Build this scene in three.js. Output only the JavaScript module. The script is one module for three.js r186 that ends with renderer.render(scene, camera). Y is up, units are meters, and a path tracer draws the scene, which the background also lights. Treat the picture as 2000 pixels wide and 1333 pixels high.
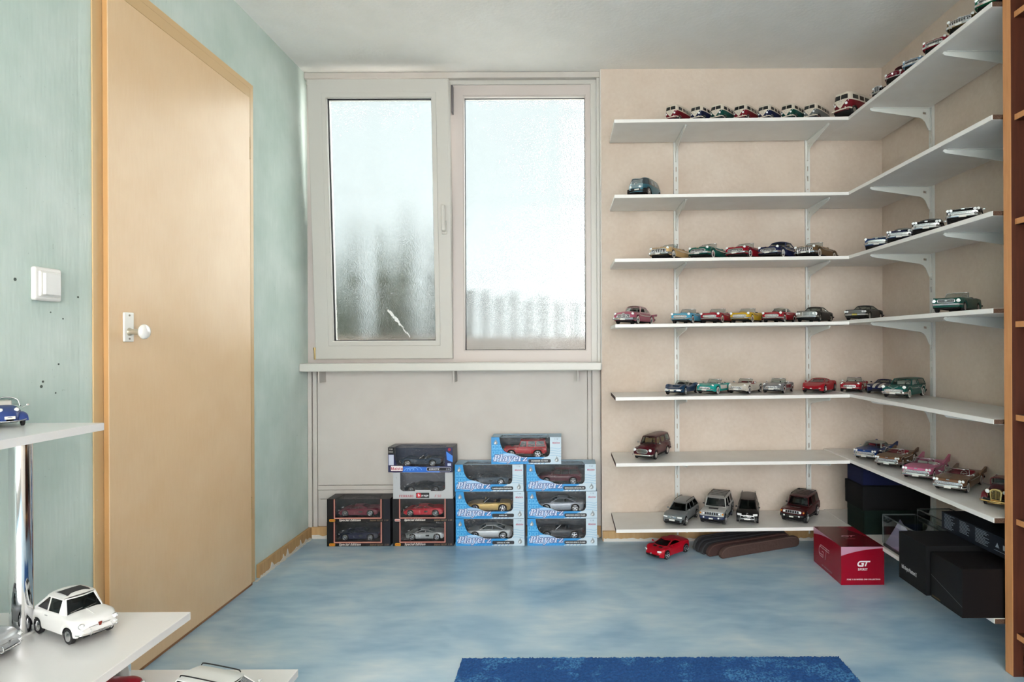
import * as THREE from 'three';
import { RoundedBoxGeometry } from 'three/addons/geometries/RoundedBoxGeometry.js';
import { mergeGeometries, mergeVertices } from 'three/addons/utils/BufferGeometryUtils.js';
import { createNoise2D, createNoise3D } from 'simplex-noise';

// ------------------------------------------------------------------ camera, sky, exposure
const scene = new THREE.Scene();
const F = 1230, PW = 2000, PH = 1333;                                  // focal length and frame in pixels
const camera = new THREE.PerspectiveCamera(2 * Math.atan(PH / 2 / F) * 180 / Math.PI, PW / PH, 0.05, 100);
camera.position.set(0, 1.004, 0);
camera.rotation.z = -0.0044;
camera.setViewOffset(PW, PH, 1000 - 1104, 666.5 - 671, PW, PH);        // shifted lens: the vanishing point sits off the middle
const renderer = new THREE.WebGLRenderer({ antialias: true });
renderer.toneMapping = THREE.LinearToneMapping;
renderer.toneMappingExposure = 1.2;
renderer.shadowMap.enabled = true;
scene.background = new THREE.Color(0.99, 0.985, 0.97);                   // overcast sky
scene.backgroundIntensity = 8.5;
scene.environmentIntensity = 8.5;

// ------------------------------------------------------------------ helpers
function rng(seed) { let s = seed >>> 0; return () => { s = (s + 0x6d2b79f5) | 0; let t = Math.imul(s ^ (s >>> 15), 1 | s); t = (t + Math.imul(t ^ (t >>> 7), 61 | t)) ^ t; return ((t ^ (t >>> 14)) >>> 0) / 4294967296; }; }
const R0 = rng(7), N2 = createNoise2D(rng(11)), N3 = createNoise3D(rng(12));
const lerp = (a, b, t) => a + (b - a) * t, clamp = (x, a, b) => Math.min(b, Math.max(a, x)), PI = Math.PI;
const smooth = (a, b, x) => { const t = clamp((x - a) / (b - a), 0, 1); return t * t * (3 - 2 * t); };
const used = {};
function numbered(n) { const k = used[n] = (used[n] ?? -1) + 1; return k ? n + '_' + String(k).padStart(3, '0') : n; }
function tag(o, label, category, group, kind) {
  if (label) o.userData.label = label;
  if (category) o.userData.category = category;
  if (group) o.userData.group = group;
  if (kind) o.userData.kind = kind;
  return o;
}
function thing(name, label, category, [x, y, z] = [0, 0, 0], turn = 0, group) {
  const o = new THREE.Group(); o.name = numbered(name); scene.add(o);
  o.position.set(x, y, z); o.rotation.y = turn;
  return tag(o, label, category, group);
}
function obj(name, geo, mat, parent = scene) {
  const g = Array.isArray(geo) ? merge(geo) : geo, m = new THREE.Mesh(g, mat);
  m.name = parent === scene ? numbered(name) : name;
  m.castShadow = m.receiveShadow = true;
  parent.add(m);
  return m;
}
function struct(name, geo, mat, parent = scene) { const m = obj(name, geo, mat, parent); if (parent === scene) m.userData.kind = 'structure'; return m; }
function merge(list) {
  const plain = list.map((g) => { let h = g.index ? g.toNonIndexed() : g.clone(); for (const k of Object.keys(h.attributes)) if (!['position', 'normal', 'uv'].includes(k)) h.deleteAttribute(k); if (!h.attributes.uv) h.setAttribute('uv', new THREE.BufferAttribute(new Float32Array(h.attributes.position.count * 2), 2)); h.morphAttributes = {}; return h; });
  return mergeGeometries(plain);
}
const at = (g, x = 0, y = 0, z = 0, rx = 0, ry = 0, rz = 0) => { g.applyMatrix4(new THREE.Matrix4().compose(new THREE.Vector3(x, y, z), new THREE.Quaternion().setFromEuler(new THREE.Euler(rx, ry, rz)), new THREE.Vector3(1, 1, 1))); return g; };
// box from corner to corner, uv in metres on every face
function span(x0, x1, y0, y1, z0, z1, r = 0, seg = 2) {
  const g = r ? new RoundedBoxGeometry(x1 - x0, y1 - y0, z1 - z0, seg, r) : new THREE.BoxGeometry(x1 - x0, y1 - y0, z1 - z0);
  at(g, (x0 + x1) / 2, (y0 + y1) / 2, (z0 + z1) / 2);
  return metres(g);
}
function metres(g) {
  const h = g.index ? g.toNonIndexed() : g, p = h.attributes.position, n = h.attributes.normal, uv = new Float32Array(p.count * 2);
  for (let i = 0; i < p.count; i++) {
    const ax = Math.abs(n.getX(i)), ay = Math.abs(n.getY(i)), az = Math.abs(n.getZ(i));
    const [u, v] = ay >= ax && ay >= az ? [p.getX(i), -p.getZ(i)] : ax >= az ? [p.getZ(i), p.getY(i)] : [p.getX(i), p.getY(i)];
    uv[2 * i] = u; uv[2 * i + 1] = v;
  }
  h.setAttribute('uv', new THREE.BufferAttribute(uv, 2));
  return h;
}
const rbox = (w, h, d, r = 0.003, x = 0, y = 0, z = 0, seg = 2) => at(new RoundedBoxGeometry(w, h, d, seg, Math.min(r, w / 2.01, h / 2.01, d / 2.01)), x, y, z);
const cyl = (r0, r1, h, n = 20, x = 0, y = 0, z = 0, rx = 0, rz = 0) => at(new THREE.CylinderGeometry(r0, r1, h, n), x, y, z, rx, 0, rz);
const lathe = (pts, n = 24) => new THREE.LatheGeometry(pts.map(([x, y]) => new THREE.Vector2(x, y)), n);
const V3 = (x, y, z) => new THREE.Vector3(x, y, z);
const tube = (pts, r, seg = 24, rs = 6, closed = false) => new THREE.TubeGeometry(new THREE.CatmullRomCurve3(pts.map((p) => V3(...p)), closed, 'catmullrom', 0.5), seg, r, rs, closed);
const poly = (pts) => { const s = new THREE.Shape(); pts.forEach(([x, y], i) => (i ? s.lineTo(x, y) : s.moveTo(x, y))); s.closePath(); return s; };
const holeOf = (pts) => { const s = new THREE.Path(); pts.forEach(([x, y], i) => (i ? s.lineTo(x, y) : s.moveTo(x, y))); s.closePath(); return s; };
const extr = (s, depth, o = {}) => new THREE.ExtrudeGeometry(s, { depth, bevelEnabled: false, curveSegments: 8, ...o });
function grid(nu, nv, f, closedU = false) {                              // f(u, v) -> [x, y, z]
  const pos = [], uv = [], idx = [];
  for (let j = 0; j <= nv; j++) for (let i = 0; i <= nu; i++) { pos.push(...f(i / nu, j / nv)); uv.push(i / nu, j / nv); }
  for (let j = 0; j < nv; j++) for (let i = 0; i < nu; i++) { const a = j * (nu + 1) + i, b = a + 1, c = a + nu + 1, d = c + 1; idx.push(a, b, d, a, d, c); }
  const g = new THREE.BufferGeometry();
  g.setAttribute('position', new THREE.Float32BufferAttribute(pos, 3)); g.setAttribute('uv', new THREE.Float32BufferAttribute(uv, 2)); g.setIndex(idx); g.computeVertexNormals();
  return g;
}
// tiling value noise textures
function tex(size, f, srgb = true, rep = [1, 1]) {
  const w = size, h = size, d = new Uint8Array(w * h * 4);
  for (let y = 0; y < h; y++) for (let x = 0; x < w; x++) { const c = f(x / w, y / h, x, y), o = (y * w + x) * 4; if (typeof c === 'number') d[o] = d[o + 1] = d[o + 2] = clamp(c, 0, 1) * 255; else for (let k = 0; k < 3; k++) d[o + k] = clamp(c[k], 0, 255); d[o + 3] = 255; }
  const t = new THREE.DataTexture(d, w, h); t.wrapS = t.wrapT = THREE.RepeatWrapping; t.magFilter = THREE.LinearFilter; t.minFilter = THREE.LinearMipmapLinearFilter; t.repeat.set(...rep);
  if (srgb) t.colorSpace = THREE.SRGBColorSpace;
  t.needsUpdate = true;
  return t;
}
// noise that tiles on the unit square
const NT = createNoise3D(rng(21)), NU = createNoise3D(rng(22));
function tn(u, v, fx, fy, k = 0) { const wx = smooth(0.75, 1, u), wy = smooth(0.75, 1, v); const n = (a, b) => NT(a * fx, b * fy, k); return lerp(lerp(n(u, v), n(u - 1, v), wx), lerp(n(u, v - 1), n(u - 1, v - 1), wx), wy); }
function fbm(u, v, fx, fy, oct = 4, k = 0) { let s = 0, a = 0.5; for (let i = 0; i < oct; i++, a *= 0.55, fx *= 2, fy *= 2) s += a * tn(u, v, fx, fy, k + i * 7); return s; }
const mixc = (a, b, t) => a.map((x, i) => lerp(x, b[i], t));
const canvas = (w, h, draw) => { const c = document.createElement('canvas'); c.width = w; c.height = h; draw(c.getContext('2d'), w, h); const t = new THREE.CanvasTexture(c); t.colorSpace = THREE.SRGBColorSpace; t.anisotropy = 8; return t; };
const std = (color, roughness = 0.6, o = {}) => new THREE.MeshStandardMaterial({ color, roughness, ...o });
const phys = (color, roughness = 0.4, o = {}) => new THREE.MeshPhysicalMaterial({ color, roughness, ...o });
// ------------------------------------------------------------------ room materials
const XL = -1.332, XR = 1.613, ZB = -3.2, ZW = -3.272, HC = 2.397, ZR = 1.7;
const plasterBump = tex(512, (u, v) => 0.5 + 0.35 * fbm(u, v, 40, 40, 3, 3) + 0.15 * fbm(u, v, 8, 8, 2, 9), false);
const strokeBump = tex(512, (u, v) => 0.5 + 0.4 * fbm(u, v, 70, 9, 3, 5) + 0.2 * fbm(u, v, 22, 22, 2, 8), false);
const mMint = std('#ffffff', 0.82, {
  map: tex(1024, (u, v) => { const a = fbm(u, v, 3, 3, 4, 1), b = fbm(u, v, 60, 6, 3, 2), pit = tn(u, v, 55, 45, 40) > 0.945 ? 1 : 0; return mixc(mixc([193, 211, 203], [213, 226, 220], clamp(0.5 + a * 1.0 + b * 0.2, 0, 1)), [140, 160, 150], pit * 0.35); }, true, [0.8, 0.8]),
  bumpMap: strokeBump, bumpScale: 0.0007,
});
const mBeige = std('#ffffff', 0.85, { map: tex(1024, (u, v) => mixc([206, 190, 175], [217, 204, 191], clamp(0.5 + 0.8 * fbm(u, v, 3, 3, 4, 12) + 0.35 * fbm(u, v, 45, 45, 2, 14), 0, 1)), true, [0.8, 0.8]), bumpMap: plasterBump, bumpScale: 0.0018 });
const mCeil = std('#ffffff', 0.9, { map: tex(512, (u, v) => mixc([234, 232, 227], [240, 238, 234], clamp(0.5 + 0.7 * fbm(u, v, 5, 5, 4, 17), 0, 1))), bumpMap: plasterBump, bumpScale: 0.0012 });
const mPanel = std('#ffffff', 0.55, { map: tex(512, (u, v) => mixc([194, 188, 182], [201, 196, 190], clamp(0.5 + 0.8 * fbm(u, v, 4, 4, 4, 23), 0, 1))) });
const mWhiteWood = phys('#e2ded8', 0.38), mPvc = phys('#c6c4be', 0.36), mPvcPink = phys('#c8bfba', 0.38);
const mSill = phys('#cecdc6', 0.3);
const mOchre = std('#ffffff', 0.6, { map: tex(256, (u, v) => mixc([186, 148, 98], [200, 164, 116], clamp(0.5 + fbm(u, v, 30, 4, 3, 31), 0, 1))) });
const mGlue = std('#d9d6cf', 0.9);
const mDoor = phys('#ffffff', 0.36, { map: tex(512, (u, v) => mixc([230, 194, 150], [236, 204, 163], clamp(0.5 + 0.6 * fbm(u, v, 4, 4, 3, 33) + 0.3 * fbm(u, v, 90, 12, 2, 34), 0, 1))) });
const mDoorEdgeShade = std('#cfa069', 0.5), mDoorFrame = phys('#dab888', 0.4), mGapShade = std('#3a2817', 0.9), mThreshold = std('#a8764e', 0.55);
const mFloor = phys('#ffffff', 0.34, { ior: 1.8,
  map: tex(1024, (u, v) => {
    const q = fbm(u, v, 3, 3, 3, 41), a = fbm(u + q * 0.06, v + q * 0.06, 3, 6, 3, 43), b = fbm(u + v * 0.15, v, 14, 46, 3, 44);
    const t = clamp(0.55 + a * 0.68 + b * 0.17, 0, 1);
    return mixc(mixc([124, 164, 196], [166, 196, 215], clamp(t * 2, 0, 1)), [208, 222, 229], clamp(t * 2 - 1, 0, 1));
  }, true, [0.55, 0.55]),
  bumpMap: tex(512, (u, v) => 0.5 + 0.4 * fbm(u, v, 60, 60, 2, 48), false), bumpScale: 0.0003,
});

// ------------------------------------------------------------------ shell: floor, ceiling, walls
const T = 0.14;
struct('floor', span(XL - T, XR + T, -0.12, 0, ZW - T, ZR + T), mFloor);
struct('ceiling', span(XL - T, XR + T, HC, HC + 0.12, ZW - T, ZR + T), mCeil);
{ // left wall with the doorway cut out of it
  const s = poly([[ZW - T, 0], [ZR, 0], [ZR, HC], [ZW - T, HC]]);
  s.holes.push(holeOf([[-2.605, 0.002], [-1.83, 0.002], [-1.83, 2.02], [-2.605, 2.02]]));
  const g = at(extr(s, T), XL, 0, 0, 0, -PI / 2);                        // shape x -> z, thickness towards -x
  const w = struct('wall_left', metres(g), mMint);
  // plaster left rough and broken beside the door frame
  const r = rng(5), pts = [[-1.715, 0.02]];
  for (let y = 0.02; y < HC - 0.01; y += 0.012 + r() * 0.014) pts.push([-1.772 - r() * 0.006 - (r() < 0.12 ? 0.008 : 0), y]);
  pts.push([-1.715, HC - 0.01]);
  const pe = metres(at(extr(poly(pts), 0.004), XL + 0.004, 0, 0, 0, -PI / 2)), pp = pe.attributes.position;
  for (let i = 0; i < pp.count; i++) if (pp.getZ(i) > -1.73) pp.setX(i, XL - 0.001);          // feathered out into the wall
  pe.computeVertexNormals();
  obj('plaster_edge', pe, mMint, w);
  const crumbs = [];
  for (let y = 0.03; y < HC - 0.02; y += 0.02 + r() * 0.05) crumbs.push(at(new THREE.IcosahedronGeometry(0.0025 + r() * 0.004, 0), XL + 0.004, y, -1.776 - r() * 0.004, r() * 3, r() * 3));
  const c = obj('plaster_crumbs', crumbs, mGlue, w); c.userData.kind = 'stuff';
}
struct('wall_right', span(XR, XR + T, 0, HC, ZW - T, ZR), mBeige);
struct('wall_back', span(0.183, XR + T, 0, HC, ZW - T, ZB), mBeige);
{ // window wall: parapet below and header above
  const below = span(XL - T, 0.183, 0, 0.905, ZW - T, ZW), above = span(XL - T, 0.183, 2.372, HC, ZW - T, ZW);
  const w = struct('wall_back_window', [below, above], mPanel);
  w.name = 'wall_window';
}
{ // rear wall behind the camera, with a wide unseen window added as fill light
  const s = poly([[XL - T, 0], [XR + T, 0], [XR + T, HC], [XL - T, HC]]);
  s.holes.push(holeOf([[-1.2, 0.12], [1.5, 0.12], [1.5, 2.34], [-1.2, 2.34]]));
  struct('wall_rear', metres(at(extr(s, T), 0, 0, ZR)), mBeige);
  const w = thing('window_2', null, null); w.userData.kind = 'structure';
  const o = poly([[-1.2, 0.12], [1.5, 0.12], [1.5, 2.34], [-1.2, 2.34]]);
  for (const x of [-1.14, 0.18]) o.holes.push(holeOf([[x, 0.18], [x + 1.26, 0.18], [x + 1.26, 2.28], [x, 2.28]]));
  obj('window_frame', at(extr(o, 0.06), 0, 0, ZR + 0.04), mPvc, w);
  for (const x of [-1.14, 0.18]) obj('pane', span(x, x + 1.26, 0.18, 2.28, ZR + 0.068, ZR + 0.07), phys('#ffffff', 0, { transmission: 1 }), w);
}
// white panel below the window: boards with grooves between
{
  const w = thing('trim_1', null, null); w.userData.kind = 'structure';
  const z0 = ZW, z1 = ZW + 0.012, b = (x0, x1, y0, y1, d = 0) => span(x0, x1, y0, y1, z0, z1 + d, 0.0015, 1);
  obj('panel_stile', b(XL + 0.002, XL + 0.022, 0.06, 0.865, 0.012), mPanel, w);
  obj('panel_stile', b(XL + 0.025, XL + 0.046, 0.06, 0.865, 0.004), mPanel, w);
  obj('panel_stile', b(0.115, 0.135, 0.06, 0.865, 0.003), mPanel, w);
  obj('panel_stile', b(0.138, 0.181, 0.06, 0.865, 0.006), mPanel, w);
  obj('panel', b(XL + 0.0485, 0.1125, 0.275, 0.865), mPanel, w);
  obj('panel_rail', b(XL + 0.0485, 0.1125, 0.25, 0.273, 0.002), mPanel, w);
  obj('panel_rail', b(XL + 0.0485, 0.1125, 0.205, 0.248, -0.002), mPanel, w);
  obj('panel', b(XL + 0.06, 0.1125, 0.075, 0.2, 0), mPanel, w);
  for (const x of [-1.245, -0.565, 0.06]) obj('sill_bracket', span(x, x + 0.006, 0.81, 0.867, z1, z1 + 0.09), mPanel, w);
}
// header trim between window and ceiling
{
  const w = thing('trim_2', null, null); w.userData.kind = 'structure';
  obj('cornice', span(XL, 0.183, 2.366, 2.396, ZW - 0.02, ZW + 0.05, 0.003), mPanel, w);
  obj('cornice_step', span(XL, 0.183, 2.343, 2.366, ZW - 0.02, ZW + 0.022, 0.003), mPvc, w);
  obj('corner_bead', span(0.1815, 0.187, 0.87, HC - 0.001, ZW + 0.04, ZB + 0.0035, 0.002), mGlue, w);
}
// ------------------------------------------------------------------ window: outer frame, fixed light, tilted sash
const glassBump = tex(1024, (u, v) => 0.5 + 0.45 * fbm(u, v, 78, 46, 3, 61) + 0.2 * fbm(u, v, 150, 100, 2, 66), false, [2.2, 2.2]);
const mFrost = phys('#d3d9d7', 0.13, { transmission: 1, thickness: 0.006, ior: 1.5, bumpMap: glassBump, bumpScale: 0.0008 });
const mSeal = std('#1d1c22', 0.7);
{
  const w = thing('window_1', null, null); w.userData.kind = 'structure';
  const o = poly([[XL, 0.905], [0.183, 0.905], [0.183, 2.372], [XL, 2.372]]);
  o.holes.push(holeOf([[-1.262, 0.965], [-0.618, 0.965], [-0.618, 2.30], [-1.262, 2.30]]), holeOf([[-0.525, 0.965], [0.112, 0.965], [0.112, 2.292], [-0.525, 2.292]]));
  obj('window_frame', at(extr(o, 0.07, { bevelEnabled: true, bevelSize: 0.002, bevelThickness: 0.002, bevelSegments: 1 }), 0, 0, ZW - 0.06), mPvcPink, w);
  obj('side_trim', span(0.135, 0.1815, 0.907, 2.37, ZW + 0.008, ZW + 0.02, 0.002), mPvc, w);
  obj('side_trim', span(0.165, 0.1825, 0.907, 2.37, ZW + 0.02, ZW + 0.04, 0.002), mPvc, w);
  const bead = (x0, x1, y0, y1, t, z, name, mat, par, d = 0.02) => { const s = poly([[x0, y0], [x1, y0], [x1, y1], [x0, y1]]); s.holes.push(holeOf([[x0 + t, y0 + t], [x1 - t, y0 + t], [x1 - t, y1 - t], [x0 + t, y1 - t]])); return obj(name, at(extr(s, d, { bevelEnabled: true, bevelSize: 0.0015, bevelThickness: 0.002, bevelSegments: 1 }), 0, 0, z), mat, par); };
  bead(-0.548, 0.135, 0.942, 2.312, 0.027, ZW - 0.012, 'glazing_bead', mPvcPink, w, 0.018);
  bead(-0.525, 0.112, 0.965, 2.292, 0.006, ZW - 0.03, 'glazing_seal', mSeal, w, 0.014);
  obj('pane', metres(rbox(0.65, 1.342, 0.006, 0.001, -0.2065, 1.6285, ZW - 0.036)), mFrost, w);
  // opening sash, tilted inward at the top
  const s = new THREE.Group(); s.name = 'sash'; s.position.set(0, 0.932, ZW + 0.02); s.rotation.x = Math.atan2(0.095, 1.395); w.add(s);
  const so = poly([[-1.281, 0], [-0.583, 0], [-0.583, 1.398], [-1.281, 1.398]]);
  so.holes.push(holeOf([[-1.193, 0.086], [-0.662, 0.086], [-0.662, 1.312], [-1.193, 1.312]]));
  obj('sash_frame', at(extr(so, 0.055, { bevelEnabled: true, bevelSize: 0.004, bevelThickness: 0.004, bevelSegments: 2 }), 0, 0, -0.045), mPvc, s);
  bead(-1.213, -0.642, 0.066, 1.332, 0.02, 0.004, 'glazing_bead', mPvc, s, 0.012);
  bead(-1.1935, -0.6615, 0.0855, 1.3125, 0.006, -0.016, 'glazing_seal', mSeal, s, 0.014);
  obj('pane', metres(rbox(0.548, 1.244, 0.006, 0.001, -0.9275, 0.699, -0.022)), mFrost, s);
  { // scraped white residue on the frosted pane
    const r = rng(17), g = []; for (let i = 0; i < 26; i++) { const t = i / 26, w = (0.004 + 0.014 * Math.sin(PI * Math.min(1, t * 1.6 + 0.12)) * (t < 0.6 ? 1 : 0.15)) * (0.5 + 0.6 * r()), l = 0.01 + 0.014 * r(); g.push(at(new THREE.PlaneGeometry(w, l, 1, 2), -0.912 + t * 0.11 + (r() - 0.5) * 0.012 * (1 - t), 0.245 - t * 0.135 + (r() - 0.5) * 0.014, -0.0155 + 0.0002 * r(), 0, 0, 0.7 + 0.5 * (r() - 0.5))); }
    obj('paint_residue', g, std('#eef0ef', 0.7), s).userData.kind = 'stuff';
  }
  obj('handle', [rbox(0.026, 0.07, 0.01, 0.004, -0.61, 0.665, 0.017), rbox(0.018, 0.024, 0.035, 0.006, -0.61, 0.655, 0.03), rbox(0.019, 0.13, 0.014, 0.006, -0.61, 0.71, 0.045)], mPvc, s);
  obj('hinge', [cyl(0.006, 0.006, 0.05, 10, -1.288, 0.02, 0.01), cyl(0.008, 0.008, 0.014, 10, -1.288, 0.05, 0.01)], std('#b8a070', 0.4, { metalness: 0.8 }), w.children.at(-1));
  obj('scissor_stay', [span(-0.578, -0.572, 2.19, 2.33, ZW + 0.01, ZW + 0.05)], std('#77757a', 0.35, { metalness: 0.8 }), w);
}
{
  const g = thing('window_sill', 'white painted window sill board below the two frosted windows', 'window sill');
  obj('sill_board', span(XL + 0.001, 0.1815, 0.8675, 0.908, ZW + 0.001, -3.144, 0.006, 3), mSill, g);
}
// baseboards
{
  const l = struct('baseboard_left', [span(XL, XL + 0.014, 0, 0.058, ZW, -2.705, 0.003)], mOchre);
  const r = rng(9), p = [[-2.71, 0]];
  for (let z = -2.71; z > ZW + 0.02; z -= 0.006 + r() * 0.012) p.push([z, 0.003 + r() * 0.008 + (r() < 0.18 ? r() * 0.03 : 0)]);
  p.push([ZW + 0.02, 0]);
  obj('plaster_residue', at(extr(poly(p.reverse()), 0.002), XL + 0.0165, 0, 0, 0, -PI / 2), mGlue, l);
  const fl = [[XL + 0.014, -2.66]];
  for (let z = -2.66; z > ZW + 0.03; z -= 0.008 + r() * 0.015) fl.push([XL + 0.018 + r() * 0.009, z]);
  fl.push([XL + 0.014, ZW + 0.03]);
  obj('torn_floor_edge', at(extr(poly(fl), 0.0015), 0, 0.0018, 0, PI / 2), mGlue, l);
  const b = struct('baseboard_back', [span(0.185, XR, 0, 0.052, ZB, ZB + 0.014, 0.003)], mOchre);
  const q = [[0.19, 0]];
  for (let x = 0.19; x < 1.3; x += 0.006 + r() * 0.014) q.push([x, 0.012 + r() * 0.007]);
  q.push([1.3, 0]);
  obj('plaster_residue', at(extr(poly(q), 0.0025), 0, 0, ZB + 0.0145), mGlue, b);
  const c = struct('baseboard_window', [span(XL + 0.016, 0.18, 0, 0.06, ZW + 0.001, ZW + 0.02, 0.004)], mOchre);
  const k = [[XL + 0.02, 0]];
  for (let x = XL + 0.02; x < 0.17; x += 0.008 + r() * 0.016) k.push([x, 0.008 + r() * 0.012]);
  k.push([0.17, 0]);
  obj('plaster_residue', at(extr(poly(k), 0.003), 0, 0, ZW + 0.021), mGlue, c);
}
// ------------------------------------------------------------------ door in the left wall
{
  const d = thing('door_1', null, null); d.userData.kind = 'structure';
  const fr = poly([[-2.66, 0], [-2.615, 0], [-2.615, 2.045], [-1.822, 2.045], [-1.822, 0], [-1.777, 0], [-1.777, 2.088], [-2.66, 2.088]]);
  obj('door_frame', at(extr(fr, 0.05, { bevelEnabled: true, bevelSize: 0.002, bevelThickness: 0.002, bevelSegments: 1 }), XL + 0.007, 0, 0, 0, -PI / 2), mDoorFrame, d);
  const st = poly([[-2.676, 0], [-2.652, 0], [-2.652, 2.082], [-1.786, 2.082], [-1.786, 0], [-1.766, 0], [-1.766, 2.104], [-2.676, 2.104]]);
  obj('architrave', at(extr(st, 0.004), XL + 0.0095, 0, 0, 0, -PI / 2), mDoorFrame, d);
  obj('rebate_shade', at(extr(poly([[-2.62, 0], [-1.815, 0], [-1.815, 2.05], [-2.62, 2.05]]), 0.01), XL - 0.03, 0, 0, 0, -PI / 2), mGapShade, d);  // dark sheet that stands in for the shade in the gap round the leaf
  obj('door_leaf', [span(XL + 0.011, XL + 0.027, 0.012, 2.03, -2.612, -1.8005, 0.002), span(XL - 0.02, XL + 0.012, 0.014, 2.02, -2.603, -1.832)], mDoor, d);
  obj('shaded_leaf_edge', [span(XL + 0.0125, XL + 0.0255, 0.014, 2.028, -1.8008, -1.8)], mDoorEdgeShade, d);  // door paint made darker to put the shade on the leaf edge
  obj('threshold', [span(XL - 0.05, XL + 0.022, 0, 0.011, -2.63, -1.8, 0.002)], mThreshold, d);
  for (const y of [0.3, 1.8]) obj('hinge', [cyl(0.007, 0.007, 0.045, 12, XL + 0.02, y, -2.618), cyl(0.007, 0.007, 0.043, 12, XL + 0.02, y + 0.046, -2.618)], phys('#c9a873', 0.4), d);
  obj('knob_plate', [rbox(0.007, 0.088, 0.042, 0.003, XL + 0.0305, 1.058, -1.876)], phys('#e8e6e0', 0.28, { clearcoat: 0.5 }), d);
  for (const y of [1.093, 1.023]) obj('screw', [cyl(0.003, 0.003, 0.002, 10, XL + 0.0345, y, -1.876, 0, PI / 2)], std('#8a8478', 0.4, { metalness: 0.7 }), d);
  const k = obj('door_knob', [at(lathe([[0, 0.06], [0.009, 0.0595], [0.0175, 0.0565], [0.0215, 0.051], [0.0225, 0.046], [0.02, 0.041], [0.013, 0.038], [0.008, 0.036]], 32), XL + 0.0305, 1.044, -1.876, 0, 0, -PI / 2)], phys('#f0eeea', 0.12, { clearcoat: 1 }), d);
  obj('spindle', [at(lathe([[0.012, 0], [0.012, 0.006], [0.0085, 0.009], [0.0085, 0.038]], 20), XL + 0.0305, 1.044, -1.876, 0, 0, -PI / 2)], std('#bdb6a4', 0.3, { metalness: 0.6 }), k);
}
{
  const g = thing('light_switch', 'white square rocker light switch on the mint wall beside the door', 'light switch', [XL, 1.16, -1.608]);
  obj('switch_frame', [rbox(0.014, 0.085, 0.085, 0.006, 0.0075, 0, 0, 3), rbox(0.012, 0.064, 0.064, 0.003, 0.014, 0, 0)], phys('#e9e7e3', 0.3), g);
  obj('rocker', [at(rbox(0.008, 0.056, 0.056, 0.002), 0.0215, 0, -0.001, 0, 0.11, 0)], phys('#e6e4e1', 0.28), g);
}
// small drill holes left in the mint plaster
{
  const g = [];
  for (const [z, y, r] of [[-1.722, 1.136, 0.0028], [-1.745, 1.14, 0.0032], [-1.67, 1.075, 0.0022], [-1.6, 0.9, 0.004], [-1.605, 0.912, 0.003], [-1.525, 1.165, 0.004], [-1.63, 1.09, 0.002], [-1.655, 0.955, 0.0025], [-1.645, 0.88, 0.002]]) g.push(cyl(r, r, 0.001, 10, XL + 0.0004, y, z, 0, PI / 2));
  obj('drill_holes', g, std('#4e5a54', 0.95), scene.getObjectByName('wall_left')).userData.kind = 'stuff';
}
// ------------------------------------------------------------------ outside, seen blurred through the frosted panes
{
  struct('ground', span(-14, 14, -0.6, -0.5, -24, 14), std('#e4e2dc', 0.95));
  const mLeaf = std('#ffffff', 0.9, { map: tex(256, (u, v) => mixc([12, 24, 8], [28, 46, 18], clamp(0.5 + fbm(u, v, 14, 14, 4, 71), 0, 1))) });
  const shrub = (x, z, r, h, label, k) => {
    const t = thing('garden_shrub', label, 'shrub', [x, -0.5, z], 0, 'shrubs outside the frosted window');
    const g = new THREE.IcosahedronGeometry(1, 5), p = g.attributes.position;
    for (let i = 0; i < p.count; i++) { const v = V3(p.getX(i), p.getY(i), p.getZ(i)), q = 1 + 0.16 * N3(v.x * 3 + k, v.y * 5, v.z * 3) + 0.12 * N3(v.x * 9 + k, v.y * 12, v.z * 9), e = 1 - 0.55 * Math.max(0, v.y); p.setXYZ(i, v.x * r * q * e * 0.92, h * (0.5 + 0.5 * v.y * q * 0.97), v.z * r * q * e * 1.3); }
    g.computeVertexNormals();
    obj('foliage', g, mLeaf, t); obj('stem', cyl(0.03, 0.04, 0.3, 8, 0, 0.15, 0), std('#4b3d2e', 0.9), t);
  };
  const L = 'dark green garden shrub seen blurred through the frosted sash';
  [[-1.47, 2.2], [-1.31, 2.34], [-1.15, 2.24], [-0.99, 2.36], [-0.83, 2.26], [-0.67, 2.0]].forEach(([x, h], i) => shrub(x, -3.95, 0.068, h, L, i + 1));
  [[-1.5, 2.1], [-1.2, 2.2], [-0.9, 2.15]].forEach(([x, h], i) => shrub(x, -4.4, 0.14, h, L, i + 9));
  struct('wall_garden', span(-3, 2, -0.5, 1.04, -3.66, -3.58), std('#8d7f77', 0.9));
  const f = thing('garden_railing', 'grey railing posts seen blurred through the frosted fixed window', 'railing', [0, 1.04, -3.62]);
  for (let i = 0; i < 9; i++) obj('railing_post', span(-0.56 + i * 0.083, -0.56 + i * 0.083 + 0.034, 0, 0.19 + 0.08 * (1 - i / 9) + 0.02 * Math.sin(i * 2.7), -0.018, 0.018, 0.004), std('#2c2e2b', 0.8), f);
  const b = thing('neighbour_house', 'grey rendered house standing far behind the garden wall', 'house', [-4.2, -0.5, -13]);
  obj('wall', span(-5.8, 5.8, 0, 7.6, -4, 0), std('#666b6e', 0.9), b);
  obj('roof', span(-6.0, 6.0, 7.6, 7.8, -4.2, 0.1), std('#4c4e50', 0.9), b);
}
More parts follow.
